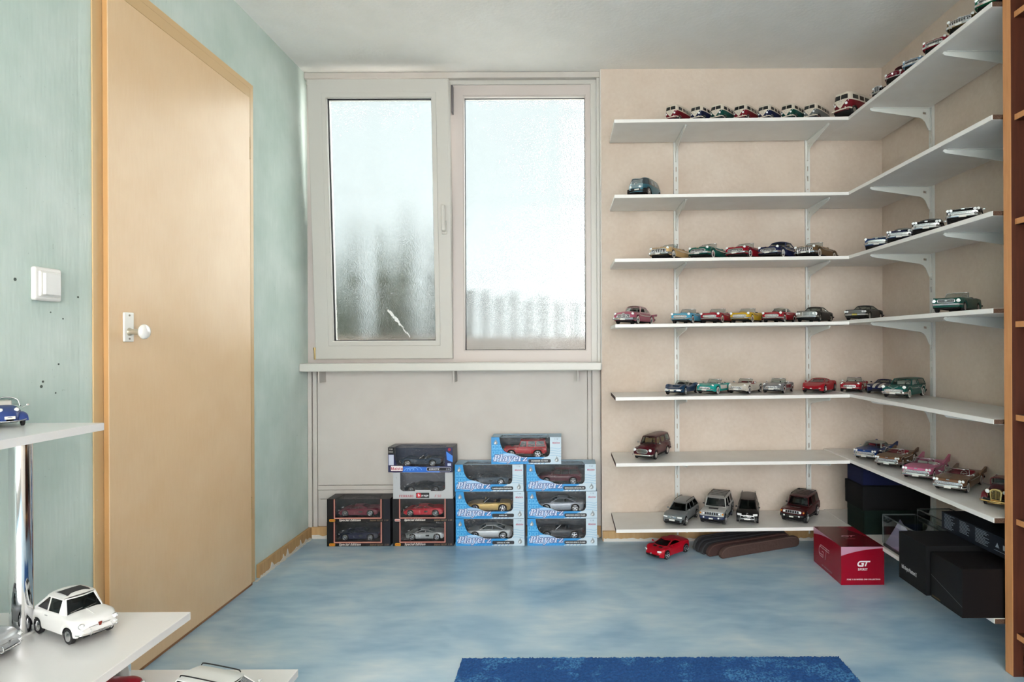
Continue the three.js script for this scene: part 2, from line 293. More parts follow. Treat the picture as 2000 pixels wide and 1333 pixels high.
// ------------------------------------------------------------------ rug
{
  const r = thing('rug', 'deep blue mottled short-pile rug lying on the linoleum', 'rug', [0.264, 0, -1.345]);
  const g = new THREE.BoxGeometry(1.186, 0.012, 1.28, 300, 1, 320), p = g.attributes.position;
  for (let i = 0; i < p.count; i++) { const x = p.getX(i), y = p.getY(i), z = p.getZ(i); if (y > 0) p.setY(i, y + 0.0022 * N2(x * 160, z * 160) + 0.0012 * N2(x * 60, z * 60)); p.setX(i, x + 0.0018 * N2(z * 90, 3) * Math.sign(x) * (Math.abs(x) > 0.59)); p.setZ(i, z + 0.0015 * N2(x * 110, 9) * (Math.abs(z) > 0.635)); }
  g.computeVertexNormals();
  const m = obj('pile', metres(at(g, 0, 0.0065, 0)), std('#ffffff', 1, { map: tex(1024, (u, v) => { const a = fbm(u, v, 5, 5, 4, 81), b = fbm(u, v, 120, 120, 2, 83), c = fbm(u, v, 16, 30, 3, 85), k = smooth(0.02, 0.3, a + 0.35 * c) * clamp(0.5 + b * 1.6, 0, 1); return mixc(mixc([22, 68, 128], [34, 88, 150], clamp(0.5 + b, 0, 1)), [86, 148, 196], k * 0.75); }, true, [0.85, 0.85]) }), r);
  obj('binding', [span(-0.594, -0.588, 0, 0.01, -0.64, 0.64, 0.002), span(0.588, 0.594, 0, 0.01, -0.64, 0.64, 0.002), span(-0.594, 0.594, 0, 0.01, -0.642, -0.637, 0.002)], std('#163e70', 1), r);
}
// ------------------------------------------------------------------ wall shelving: boards, slotted uprights with brackets
const mBoard = phys('#ffffff', 0.4, { map: tex(256, (u, v) => mixc([222, 219, 214], [228, 226, 222], clamp(0.5 + fbm(u, v, 6, 6, 3, 91), 0, 1))), clearcoat: 0.25, clearcoatRoughness: 0.3 });
const mBand = phys('#eceae6', 0.35), mChip = std('#ffffff', 0.95, { map: tex(128, (u, v) => mixc([50, 33, 24], [98, 72, 54], clamp(0.5 + 1.1 * fbm(u, v, 40, 40, 2, 93), 0, 1)), true, [6, 6]), bumpMap: plasterBump, bumpScale: 0.002 });
const mRail = phys('#dadcd8', 0.35, { clearcoat: 0.3 });
const YB = [2.033, 1.687, 1.3926, 1.0908, 0.755, 0.451, 0.146], YR = [2.043, 1.698, 1.404, 1.106, 0.766, 0.464, 0.156], BT = 0.016, TILT = 0.0083, XF = 1.308, ZF = -2.895;
const backLabel = ['white shelf board carrying the row of eight two-tone toy vans', 'white shelf board carrying only the teal rounded van', 'white shelf board carrying five chrome-fronted fifties cars', 'white shelf board carrying the pink sedan and small open roadsters', 'white shelf board carrying seven low sports cars above the maroon carryall', 'white shelf board carrying only the maroon carryall wagon', 'lowest white shelf board, just above the floor, carrying four off-road vehicles'];
const sideLabel = ['white side-wall shelf board closest to the ceiling, half-hidden cars on it', 'empty white side-wall shelf board without any car', 'white side-wall shelf board carrying four dark cars with chrome fronts', 'white side-wall shelf board carrying the green open car', 'white side-wall shelf board carrying the teal station wagon', 'white side-wall shelf board carrying pink and bronze cars with tail fins', 'white side-wall shelf board under the stacked dark boxes'];
YB.forEach((y, i) => {
  const b = thing('shelf_board', backLabel[i], 'shelf', [0.23, y, 0], 0, 'white shelf boards on the beige walls'); b.rotation.z = TILT;
  obj('board', span(0, XF - 0.23 - 0.001, -BT, 0, ZB + 0.0138, ZF, 0.0015, 1), mBoard, b);
  obj('front_edge', span(0.001, XF - 0.232, -BT + 0.0008, -0.0008, ZF - 0.001, ZF + 0.0006), mBand, b);
  obj('end_face', span(-0.0006, 0.001, -BT + 0.0008, -0.0008, ZB + 0.0145, ZF - 0.001), i > 3 ? mChip : mBand, b);
});
YR.forEach((y, i) => {
  const b = thing('shelf_board', sideLabel[i], 'shelf', [XF, y, 0], 0, 'white shelf boards on the beige walls');
  obj('board', span(0.0006, XR - XF - 0.0138, -BT, 0, ZB + 0.001, -1.924, 0.0015, 1), mBoard, b);
  obj('front_edge', span(-0.0006, 0.001, -BT + 0.0008, -0.0008, ZB + 0.01, -1.925), mBand, b);
  obj('chipboard_end', span(0.001, XR - XF - 0.0142, -BT + 0.0008, -0.0008, -1.9255, -1.9232), mChip, b);
});
{
  const plate = (y0, y1) => { const s = poly([[-0.0115, y0], [0.0115, y0], [0.0115, y1], [-0.0115, y1]]); let n = 0; for (let y = y0 + 0.03; y < y1 - 0.03; y += 0.05, n++) { if (n % 5 === 3) { const p = new THREE.Path(); p.absarc(0, y + 0.008, 0.0034, 0, 2 * PI, true); s.holes.push(p); } else s.holes.push(holeOf([[-0.0026, y], [0.0026, y], [0.0026, y + 0.024], [-0.0026, y + 0.024]])); } return extr(s, 0.002, { curveSegments: 4 }); };
  const arm = poly([[0.004, 0], [0.272, 0], [0.275, -0.006], [0.268, -0.012], [0.06, -0.042], [0.045, -0.048], [0.034, -0.06], [0.018, -0.098], [0.004, -0.1]]);
  arm.holes.push(holeOf([[0.03, -0.02], [0.044, -0.018], [0.044, -0.028], [0.03, -0.03]]));
  const armGeo = extr(arm, 0.003, { bevelEnabled: true, bevelSize: 0.0008, bevelThickness: 0.0008, bevelSegments: 1 });
  const bracket = merge([at(armGeo.clone(), 0, 0, 0, 0, -PI / 2), span(-0.008, 0.008, -0.002, 0, 0.01, 0.265), rbox(0.009, 0.1, 0.004, 0.0015, 0, -0.05, 0.014)]);
  const rail = (label, pos, turn, ys) => {
    const t = thing('shelf_upright', label, 'shelf upright', pos, turn, 'slotted white uprights');
    obj('channel', [at(plate(0.09, 2.1), 0, 0, 0.0104), span(-0.0115, -0.0098, 0.09, 2.1, 0.0005, 0.0114), span(0.0098, 0.0115, 0.09, 2.1, 0.0005, 0.0114)], mRail, t);
    for (const y of ys) { const b = obj('bracket', bracket, mRail, t); b.position.set(0, y, 0.001); }
  };
  rail('slotted white upright with brackets on the beige wall, closer to the window', [0.5645, 0, ZB + 0.001], 0, YB.map((y) => y + TILT * 0.3345 - BT - 0.0012));
  rail('slotted white upright with brackets on the beige window-side wall near the room corner', [1.2305, 0, ZB + 0.001], 0, YB.map((y) => y + TILT * 1.0 - BT - 0.0022));
  rail('slotted white upright with brackets on the side wall beside the green open car', [XR - 0.001, 0, -2.752], -PI / 2, YR.map((y) => y - BT - 0.0002));
  rail('slotted white upright on the side wall hidden behind the brown bookcase', [XR - 0.001, 0, -2.22], -PI / 2, YR.map((y) => y - BT - 0.0002));
}
// ------------------------------------------------------------------ brown bookcase cut by the edge of the picture
{
  const wood = (a, b, k) => tex(512, (u, v) => mixc(a, b, clamp(0.5 + 0.7 * fbm(u, v, 60, 5, 3, k) + 0.3 * fbm(u, v, 200, 14, 2, k + 3), 0, 1)), true, [1, 1]);
  const mVeneer = std('#ffffff', 0.5, { map: wood([66, 29, 14], [80, 38, 20], 101) }), mEdge = std('#ffffff', 0.5, { map: wood([196, 134, 82], [208, 148, 96], 105) });
  const t = thing('bookcase', 'tall reddish brown wooden bookcase with lighter front edges and open shelves', 'bookcase', [0, 0, 0]);
  const X0 = 1.335, X1 = 1.608, Za = -1.917, Zb = -1.883, Z2 = -1.02;
  for (const [n, z0, z1] of [['side_panel', Za, Zb], ['side_panel', Z2, Z2 + 0.034]]) { const p = obj(n, span(X0 + 0.001, X1, 0, 2.2, z0, z1), mVeneer, t); obj('edge_band', span(X0, X0 + 0.0015, 0.001, 2.2, z0 + 0.0005, z1 - 0.0005, 0.0005, 1), mEdge, p); }
  for (const y of [1.99, 1.683, 1.371, 1.064, 0.785, 0.473, 0.131]) { const s = obj('shelf', span(X0 + 0.012, X1 - 0.008, y - 0.018, y, Zb + 0.0005, Z2 - 0.0005), mVeneer, t); obj('edge_band', span(X0 + 0.0105, X0 + 0.0125, y - 0.0175, y - 0.0005, Zb + 0.001, Z2 - 0.001), mEdge, s); }
  obj('back_panel', span(X1 - 0.008, X1, 0.02, 2.19, Zb, Z2), mVeneer, t); obj('top_panel', span(X0, X1, 2.2, 2.22, Za, Z2 + 0.034), mVeneer, t);
  obj('plinth', span(X0 + 0.03, X0 + 0.046, 0, 0.112, Zb, Z2), mVeneer, t);
  const h = []; for (let y = 0.2; y < 2.1; y += 0.032) h.push(cyl(0.0022, 0.0022, 0.001, 8, X0 + 0.055, y, Zb + 0.0003, PI / 2));
  obj('shelf_pin_holes', h, std('#2a1409', 0.9), t).userData.kind = 'stuff';
}
// ------------------------------------------------------------------ stepped white display stand with a chrome post
{
  const t = thing('display_stand', 'stepped white display stand with thick chrome post beside the door', 'display stand');
  const mTop = phys('#e6e4e2', 0.3, { clearcoat: 0.3, clearcoatRoughness: 0.2 }), mSide = std('#e6e4e2', 0.5), z0 = -1.45, z1 = -0.35;
  for (const [y, x] of [[0.826, -1.062], [0.389, -0.865], [0.256, -0.618]]) { const b = obj('shelf', span(XL + 0.004, x - 0.0006, y - 0.0175, y, z0, z1, 0.001, 1), mTop, t); obj('edge_band', [span(x - 0.0008, x, y - 0.017, y - 0.0005, z0 + 0.0006, z1 - 0.001), span(XL + 0.006, x - 0.001, y - 0.017, y - 0.0005, z0 - 0.0004, z0 + 0.0004)], mSide, b); }
  const post = (y0, y1, x, z) => { const p = obj('post', cyl(0.0205, 0.0205, y1 - y0, 40, x, (y0 + y1) / 2, z), mChromePost, t); obj('post_foot', [cyl(0.0225, 0.0225, 0.004, 40, x, y0 + 0.002, z)], mSide, p); };
  const mChromePost = std('#dfe0e2', 0.06, { metalness: 1 });
  for (const z of [-1.345, -0.45]) { post(0.389, 0.809, -1.164, z); post(0.256, 0.372, -1.0, z === -0.45 ? z : -1.41); post(0.0, 0.239, -0.85, z === -0.45 ? z : -1.4); }
  post(0.0, 0.239, -1.25, -1.4); post(0.0, 0.239, -1.25, -0.45);
}
// ------------------------------------------------------------------ model cars: shared materials
const paints = {};
const paint = (c, o = {}) => (paints[c + JSON.stringify(o)] ??= phys(c, 0.42, { clearcoat: 0.35, clearcoatRoughness: 0.05, specularIntensity: 0.35, ...o }));
const metallic = (c) => paint(c, { metalness: 0.45, roughness: 0.36 });
const mChrome = std('#d9dadc', 0.14, { metalness: 1 }), mGold = std('#d9b978', 0.22, { metalness: 1 }), mAlloy = std('#dadbdd', 0.22, { metalness: 0.95 });
const mRubber = std('#17171a', 0.75), mBlack = std('#101114', 0.5), mUnder = std('#0d0d0f', 0.8), mWhiteWall = std('#e6e4de', 0.6);
const mGlass = phys('#cfd8d8', 0.03, { transmission: 1, specularIntensity: 0.6 }), mTint = phys('#4a545a', 0.04, { transmission: 1, specularIntensity: 0.6 }), mDarkGlass = phys('#14181b', 0.06, { clearcoat: 0.4 });
const mLens = phys('#eef1f2', 0.1, { clearcoat: 1 }), mAmber = phys('#c77a24', 0.2), mRedLens = phys('#9c1a1a', 0.2), mPlate = std('#dcdcd6', 0.5);
const seats = { black: std('#1b1b1e', 0.6), red: std('#8d2330', 0.55), white: std('#d9d3c9', 0.55), tan: std('#9a7a55', 0.6), grey: std('#5b5d61', 0.6), teal: std('#4a8f8c', 0.6) };

// smooth curve through [t, value] pairs without overshoot
function curve(p) {
  const n = p.length, d = [], m = [];
  for (let i = 0; i < n - 1; i++) d.push((p[i + 1][1] - p[i][1]) / (p[i + 1][0] - p[i][0]));
  for (let i = 0; i < n; i++) m.push(i === 0 ? d[0] : i === n - 1 ? d[n - 2] : d[i - 1] * d[i] <= 0 ? 0 : (2 * d[i - 1] * d[i]) / (d[i - 1] + d[i]));
  return (t) => {
    if (t <= p[0][0]) return p[0][1];
    if (t >= p[n - 1][0]) return p[n - 1][1];
    let i = 0; while (t > p[i + 1][0]) i++;
    const h = p[i + 1][0] - p[i][0], s = (t - p[i][0]) / h, s2 = s * s, s3 = s2 * s;
    return p[i][1] * (2 * s3 - 3 * s2 + 1) + h * m[i] * (s3 - 2 * s2 + s) + p[i + 1][1] * (3 * s2 - 2 * s3) + h * m[i + 1] * (s3 - s2);
  };
}
const KN = 14;
// the outer skin of a body: t 0 (nose) to 1 (tail), k 0 (sill) to 1 (middle of the bonnet); left half, x > 0; z forward
function skin(S) {
  const hood = curve(S.hood), fen = curve(S.fen ?? S.hood.map(([t, y]) => [t, y - 0.03])), wid = curve(S.wid), low = curve(S.low ?? [[0, 0.32], [0.06, 0.24], [0.94, 0.24], [1, 0.34]]);
  const ar = S.arch ?? S.wr * 1.16, wt = [S.wf, S.wb], fr = S.fr ?? 0.9, inner = S.inner ?? 0.72, tum = S.tum ?? 0.97;
  const arch = (t) => { let b = low(t); for (const [j, w] of wt.entries()) { if (j && S.skirt) continue; const dz = (t - w) * S.L; if (Math.abs(dz) < ar) b = Math.max(b, S.wr + Math.sqrt(ar * ar - dz * dz) - 0.01); } return b; };
  const sect = (t) => {
    const b = arch(t), f = Math.max(fen(t), b + 0.05), h = hood(t), w = wid(t) * S.W / 2;
    const p = [[0.955 * w, b], [0.995 * w, lerp(b, f, 0.2)], [w, lerp(b, f, 0.5)], [tum * w, lerp(b, f, 0.84)], [fr * w, f], [inner * w, lerp(f, h, 0.5)], [0.45 * w, h - 0.006], [0, h]];
    return p;
  };
  const knots = [0, 0.12, 0.28, 0.44, 0.56, 0.7, 0.86, 1];
  const P = (t, k) => {
    const p = sect(t); let i = 0; while (i < 6 && k > knots[i + 1]) i++;
    const s = (k - knots[i]) / (knots[i + 1] - knots[i]), c = (a) => { const p0 = p[Math.max(0, i - 1)][a], p1 = p[i][a], p2 = p[i + 1][a], p3 = p[Math.min(7, i + 2)][a], T0 = i === 0 ? p2 - p1 : (p2 - p0) / 2, T1 = i === 6 ? (a ? 0 : p2 - p1) : (p3 - p1) / 2; return p1 + s * T0 * 0.8 + s * s * (3 * (p2 - p1) - 1.6 * T0 - 0.8 * T1) + s * s * s * (2 * (p1 - p2) + 0.8 * T0 + 0.8 * T1); };
    const bow = S.bow ?? 0.1, x = c(0), nose = 1 - smooth(0, 0.16, t), tail = smooth(0.88, 1, t), q = (x / (S.W / 2)) ** 2;
    const fwd = S.vee ? S.vee * smooth(0.35, 1, k) * nose : 0;
    const lean = (S.rake ?? 0) * (k - 0.5) * nose + (S.tailRake ?? 0) * (k - 0.5) * tail;
    return [x, c(1), S.L / 2 - t * S.L - bow * q * nose + bow * q * tail + fwd - lean];
  };
  return { P, arch, hood, fen, wid, ar };
}
// patch of the skin lifted by d metres, mirrored to the other side unless one is false
function patch(sk, t0, t1, k0, k1, d, nu = 12, nv = 4, both = true) {
  const f = (u, v) => { const t = lerp(t0, t1, u), k = lerp(k0, k1, v), e = 0.004, a = sk.P(t, k), b = sk.P(Math.min(1, t + e), k), c = sk.P(t, Math.min(1, k + e)), c0 = sk.P(t, Math.max(0, k - e)), b0 = sk.P(Math.max(0, t - e), k); const n = V3(b[0] - b0[0], b[1] - b0[1], b[2] - b0[2]).cross(V3(c[0] - c0[0], c[1] - c0[1], c[2] - c0[2])).normalize(); if (n.x < 0 && k < 0.5) n.negate(); if (n.y < 0 && k >= 0.5) n.negate(); return [a[0] + n.x * d, a[1] + n.y * d, a[2] + n.z * d]; };
  const g = grid(nu, nv, f);
  return both ? [g, mirror(g)] : [g];
}
function mirror(g) { const h = g.clone(); h.scale(-1, 1, 1); const i = h.index; if (i) { const a = i.array; for (let k = 0; k < a.length; k += 3) [a[k], a[k + 1]] = [a[k + 1], a[k]]; } else { for (const n of Object.keys(h.attributes)) { const at_ = h.attributes[n], s = at_.itemSize; for (let k = 0; k < at_.count; k += 3) for (let c = 0; c < s; c++) { const q = at_.array[k * s + c]; at_.array[k * s + c] = at_.array[(k + 1) * s + c]; at_.array[(k + 1) * s + c] = q; } } } if (h.index) h.computeVertexNormals(); return h; }
function bodyGeo(S, sk) {
  const ts = new Set();
  const N = S.N ?? 40;
  for (let i = 0; i <= N; i++) ts.add(+(i / N).toFixed(4));
  for (const t of [0.006, 0.014, 0.03, 0.97, 0.986, 0.994]) ts.add(t);
  for (const w of [S.wf, S.wb]) for (let a = -8; a <= 8; a++) ts.add(+(w + Math.sin(a / 8 * PI / 2) * sk.ar / S.L * (Math.abs(a) === 8 ? 1.002 : 0.999)).toFixed(4));
  if (S.open) ts.add(S.open[0]).add(S.open[1]);
  const T_ = [...ts].filter((t) => t >= 0 && t <= 1).sort((a, b) => a - b), pos = [], idx = [];
  for (const t of T_) { for (let k = 0; k <= KN; k++) pos.push(...sk.P(t, k / KN)); }
  const row = KN + 1, kc = Math.round(0.7 * KN);
  for (let i = 0; i < T_.length - 1; i++) for (let k = 0; k < KN; k++) {
    if (S.open && T_[i] >= S.open[0] && T_[i + 1] <= S.open[1] && k >= kc) continue;
    const a = i * row + k, b = a + 1, c = a + row, d = c + 1; idx.push(a, c, b, b, c, d);
  }
  const g = new THREE.BufferGeometry(); g.setAttribute('position', new THREE.Float32BufferAttribute(pos, 3)); g.setIndex(idx);
  // both halves in one surface, so that the middle of the bonnet is smooth
  const n = pos.length / 3, p2 = pos.slice(); for (let i = 0; i < n; i++) p2.push(-pos[3 * i], pos[3 * i + 1], pos[3 * i + 2]);
  const i2 = idx.slice(); for (let i = 0; i < idx.length; i += 3) i2.push(idx[i] + n, idx[i + 2] + n, idx[i + 1] + n);
  let G = new THREE.BufferGeometry(); G.setAttribute('position', new THREE.Float32BufferAttribute(p2, 3)); G.setIndex(i2);
  G = mergeVertices(G, 1e-5); G.computeVertexNormals();
  const caps = [0, T_.length - 1].map((i) => { const ps = [], ix = []; for (let k = 0; k <= KN; k++) { const q = pos.slice((i * row + k) * 3, (i * row + k) * 3 + 3); ps.push(...q, -q[0], q[1], q[2]); } for (let k = 0; k < KN; k++) { const a = 2 * k; ix.push(a, a + 2, a + 1, a + 1, a + 2, a + 3); } const h = new THREE.BufferGeometry(); h.setAttribute('position', new THREE.Float32BufferAttribute(ps, 3)); h.setIndex(i ? ix.slice().reverse() : ix); h.computeVertexNormals(); return h; });
  return [G, ...caps];
}
// the glasshouse: base from t0 to t3 on the belt line, roof from t1 to t2 at height H
function cabin(S, sk, C) {
  const z = (t) => S.L / 2 - t * S.L, wb = C.wb * S.W / 2, wt = C.wt * S.W / 2, belt = (t) => Math.min(sk.hood(t), C.belt ?? 9), th = 0.035, H = C.H - (C.crown ?? 0.07) - 0.018;
  const y0 = C.belt ?? Math.min(sk.hood(C.t0), sk.hood(C.t3)), Wy = (y) => lerp(wb, wt, clamp((y - y0) / (H - y0), 0, 1.1));
  const zA = (y) => lerp(z(C.t0), z(C.t1), (y - y0) / (H - y0)), zD = (y) => lerp(z(C.t3), z(C.t2), (y - y0) / (H - y0));
  const out = [[zA(y0), y0 - 0.06], [zA(y0), y0], [zA(H), H], [zD(H), H], [zD(y0), y0], [zD(y0), y0 - 0.06]];
  const side = poly(out), holes = [], m = C.pillar ?? 0.05, yb = y0 + (C.sill ?? 0.03), yt = H - 0.035;
  const bs = [{ f: zA, w: C.a ?? 0.06 }, ...(C.b ?? []).map((t) => ({ f: () => z(t), w: m / 2 })), { f: zD, w: C.c ?? 0.08 }];
  for (let i = 0; i < bs.length - 1; i++) { const A = bs[i], B = bs[i + 1], q = [[A.f(yb) - A.w, yb], [A.f(yt) - A.w, yt], [B.f(yt) + B.w, yt], [B.f(yb) + B.w, yb]]; if (q[1][0] - q[2][0] > 0.05) holes.push(q); }
  holes.forEach((q) => side.holes.push(holeOf(q)));
  const shell = extr(side, th), map = (g, inset) => { const p = g.attributes.position; for (let i = 0; i < p.count; i++) { const Z = p.getX(i), Y = p.getY(i), D = p.getZ(i); const pl = (C.plan ?? 0.06) * Math.max(0, Math.abs((Z - (z(C.t0) + z(C.t3)) / 2) / ((z(C.t0) - z(C.t3)) / 2))) ** 3; p.setXYZ(i, Wy(Y) - inset - D - pl, Y, Z); } g.computeVertexNormals(); return g; };
  map(shell, 0);
  const panes = holes.map((q) => map(new THREE.ShapeGeometry(poly(q)), 0.015));
  // windscreen and rear window
  const front = (zf, sgn, wide, glassOnly, bowl) => {
    const o = poly([[-1, 0], [1, 0], [1, 1], [-1, 1]]), h = [[-0.93, 0.06], [0.93, 0.06], [0.91, 0.93], [-0.91, 0.93]];
    const to = (g, inset) => { const p = g.attributes.position; for (let i = 0; i < p.count; i++) { const U = p.getX(i), V = p.getY(i), D = p.getZ(i), y = lerp(y0 - 0.02, H, V), w = Wy(y) - (C.plan ?? 0.06); p.setXYZ(i, U * w, y, zf(y) + sgn * (bowl * (1 - U * U) - D - inset)); } g.computeVertexNormals(); return g; };
    const sub = (s, d) => { const g = d ? extr(s, d) : new THREE.ShapeGeometry(s); return g; };
    o.holes.push(holeOf(h));
    const ring = to(sub(o, 0.03), 0), pane = to(grid(10, 3, (u, v) => [lerp(h[0][0], h[1][0], u), lerp(h[0][1], h[2][1], v), 0]), 0.012);
    return [ring, pane];
  };
  // straight edges of the ring are cut fine enough to follow the bow
  const fine = (bowl, zf, sgn) => { const [, pane] = front(zf, sgn, 1, false, bowl); const bar = (pts) => tube(pts, 0.022, 12, 5); const P = (U, V) => { const y = lerp(y0 - 0.02, H, V), w = Wy(y) - (C.plan ?? 0.06); return [U * w, y, zf(y) + sgn * (bowl * (1 - U * U) - 0.012)]; }; return [[bar([-0.95, -0.5, 0, 0.5, 0.95].map((u) => P(u, 0.04))), bar([-0.95, -0.5, 0, 0.5, 0.95].map((u) => P(u, 0.96))), bar([P(-0.95, 0.04), P(-0.95, 0.96)]), bar([P(0.95, 0.04), P(0.95, 0.96)])], pane]; };
  const [wf, gf] = fine(C.bowl ?? 0.1, zA, 1), [wr, gr] = fine(C.bowlR ?? 0.06, zD, -1);
  const zr0 = z(C.t1) + 0.02, zr1 = z(C.t2) - 0.02, crown = C.crown ?? 0.07;
  const roof = grid(14, 10, (u, v) => { const s = u * 2 - 1, zz = lerp(zr0, zr1, v), e = 1 - (2 * v - 1) ** 6 * 0.35; const bo = (C.bowl ?? 0.1) * (1 - s * s) * (1 - v) - (C.bowlR ?? 0.06) * (1 - s * s) * v; const pl = (C.plan ?? 0.06) * Math.abs((zz - (z(C.t0) + z(C.t3)) / 2) / ((z(C.t0) - z(C.t3)) / 2)) ** 3; return [s * (wt + 0.012 - pl), H - 0.012 + (crown * (1 - Math.abs(s) ** 2.6) + 0.03) * e, zz + bo]; });
  const under = grid(8, 2, (u, v) => [(u * 2 - 1) * (wt - 0.02), H - 0.03, lerp(zr0 - 0.02, zr1 + 0.02, v)]);
  return { frame: [shell, mirror(shell), ...wf, ...wr], screen: gf, rear: gr, panes: [...panes, ...panes.map(mirror)], roof: [roof, under], Wy, y0, zA, zD, H };
}
function wheelGeo(r, w) { return at(lathe([[r * 0.6, -w / 2], [r * 0.9, -w / 2], [r, -w * 0.36], [r, w * 0.36], [r * 0.9, w / 2], [r * 0.6, w / 2]], 22), 0, 0, 0, 0, 0, PI / 2); }
function hubGeo(r, w, style) {
  const g = [];
  if (style === 'cap') g.push(at(lathe([[r * 0.66, 0], [r * 0.62, 0.012], [r * 0.4, 0.02], [r * 0.3, 0.035], [0, 0.045]], 20), w / 2 - 0.005, 0, 0, 0, 0, -PI / 2));
  else {
    g.push(at(lathe([[r * 0.72, 0], [r * 0.72, 0.012], [r * 0.64, 0.012], [r * 0.62, -0.02]], 20), w / 2 - 0.005, 0, 0, 0, 0, -PI / 2));
    const n = style === 'six' ? 6 : 5;
    for (let i = 0; i < n; i++) g.push(at(at(rbox(0.02, r * 0.62, r * 0.2, 0.008), 0, r * 0.34, 0), w / 2 - 0.006, 0, 0, i * 2 * PI / n));
    g.push(at(cyl(r * 0.16, r * 0.16, 0.03, 12), w / 2, 0, 0, 0, 0, PI / 2));
  }
  return g;
}
// a bar swept round the nose or tail: half-width w, height h, depth d, at height y; ends run back by wrap
function bumperBar(w, y, zf, h, d, bow, wrap, sgn = 1, n = 18) {
  const pts = [];
  for (let i = 0; i <= n; i++) { const s = i / n * 2 - 1, a = Math.abs(s), e = Math.max(0, (a - 0.86) / 0.14); pts.push([s * w - Math.sign(s) * 0.03 * e * e, y, zf - sgn * (bow * s * s + wrap * e * e)]); }
  const sec = []; for (let j = 0; j <= 8; j++) { const q = j / 8 * 2 * PI; sec.push([Math.sign(Math.cos(q)) * Math.abs(Math.cos(q)) ** 0.6 * d / 2, Math.sign(Math.sin(q)) * Math.abs(Math.sin(q)) ** 0.6 * h / 2]); }
  return grid(n, 8, (u, v) => { const i = Math.round(u * n), p = pts[i], c = sec[Math.round(v * 8)], a = pts[Math.max(0, i - 1)], b = pts[Math.min(n, i + 1)], dx = b[0] - a[0], dz = b[2] - a[2], l = Math.hypot(dx, dz); return [p[0] - (sgn * dz / l) * c[0], p[1] + c[1], p[2] + (sgn * dx / l) * c[0]]; });
}
const lampGeo = (r, x, y, z, sgn = 1) => at(lathe([[r, 0], [r * 0.98, r * 0.12], [r * 0.8, r * 0.32], [r * 0.45, r * 0.46], [0, r * 0.5]], 16), x, y, z, sgn * PI / 2);
const ringGeo = (r, x, y, z, sgn = 1) => at(lathe([[r, -0.06], [r * 1.18, -0.02], [r * 1.2, 0.012], [r * 1.05, 0.03], [r * 0.98, 0.012]], 16), x, y, z, sgn * PI / 2);
const kit = {};
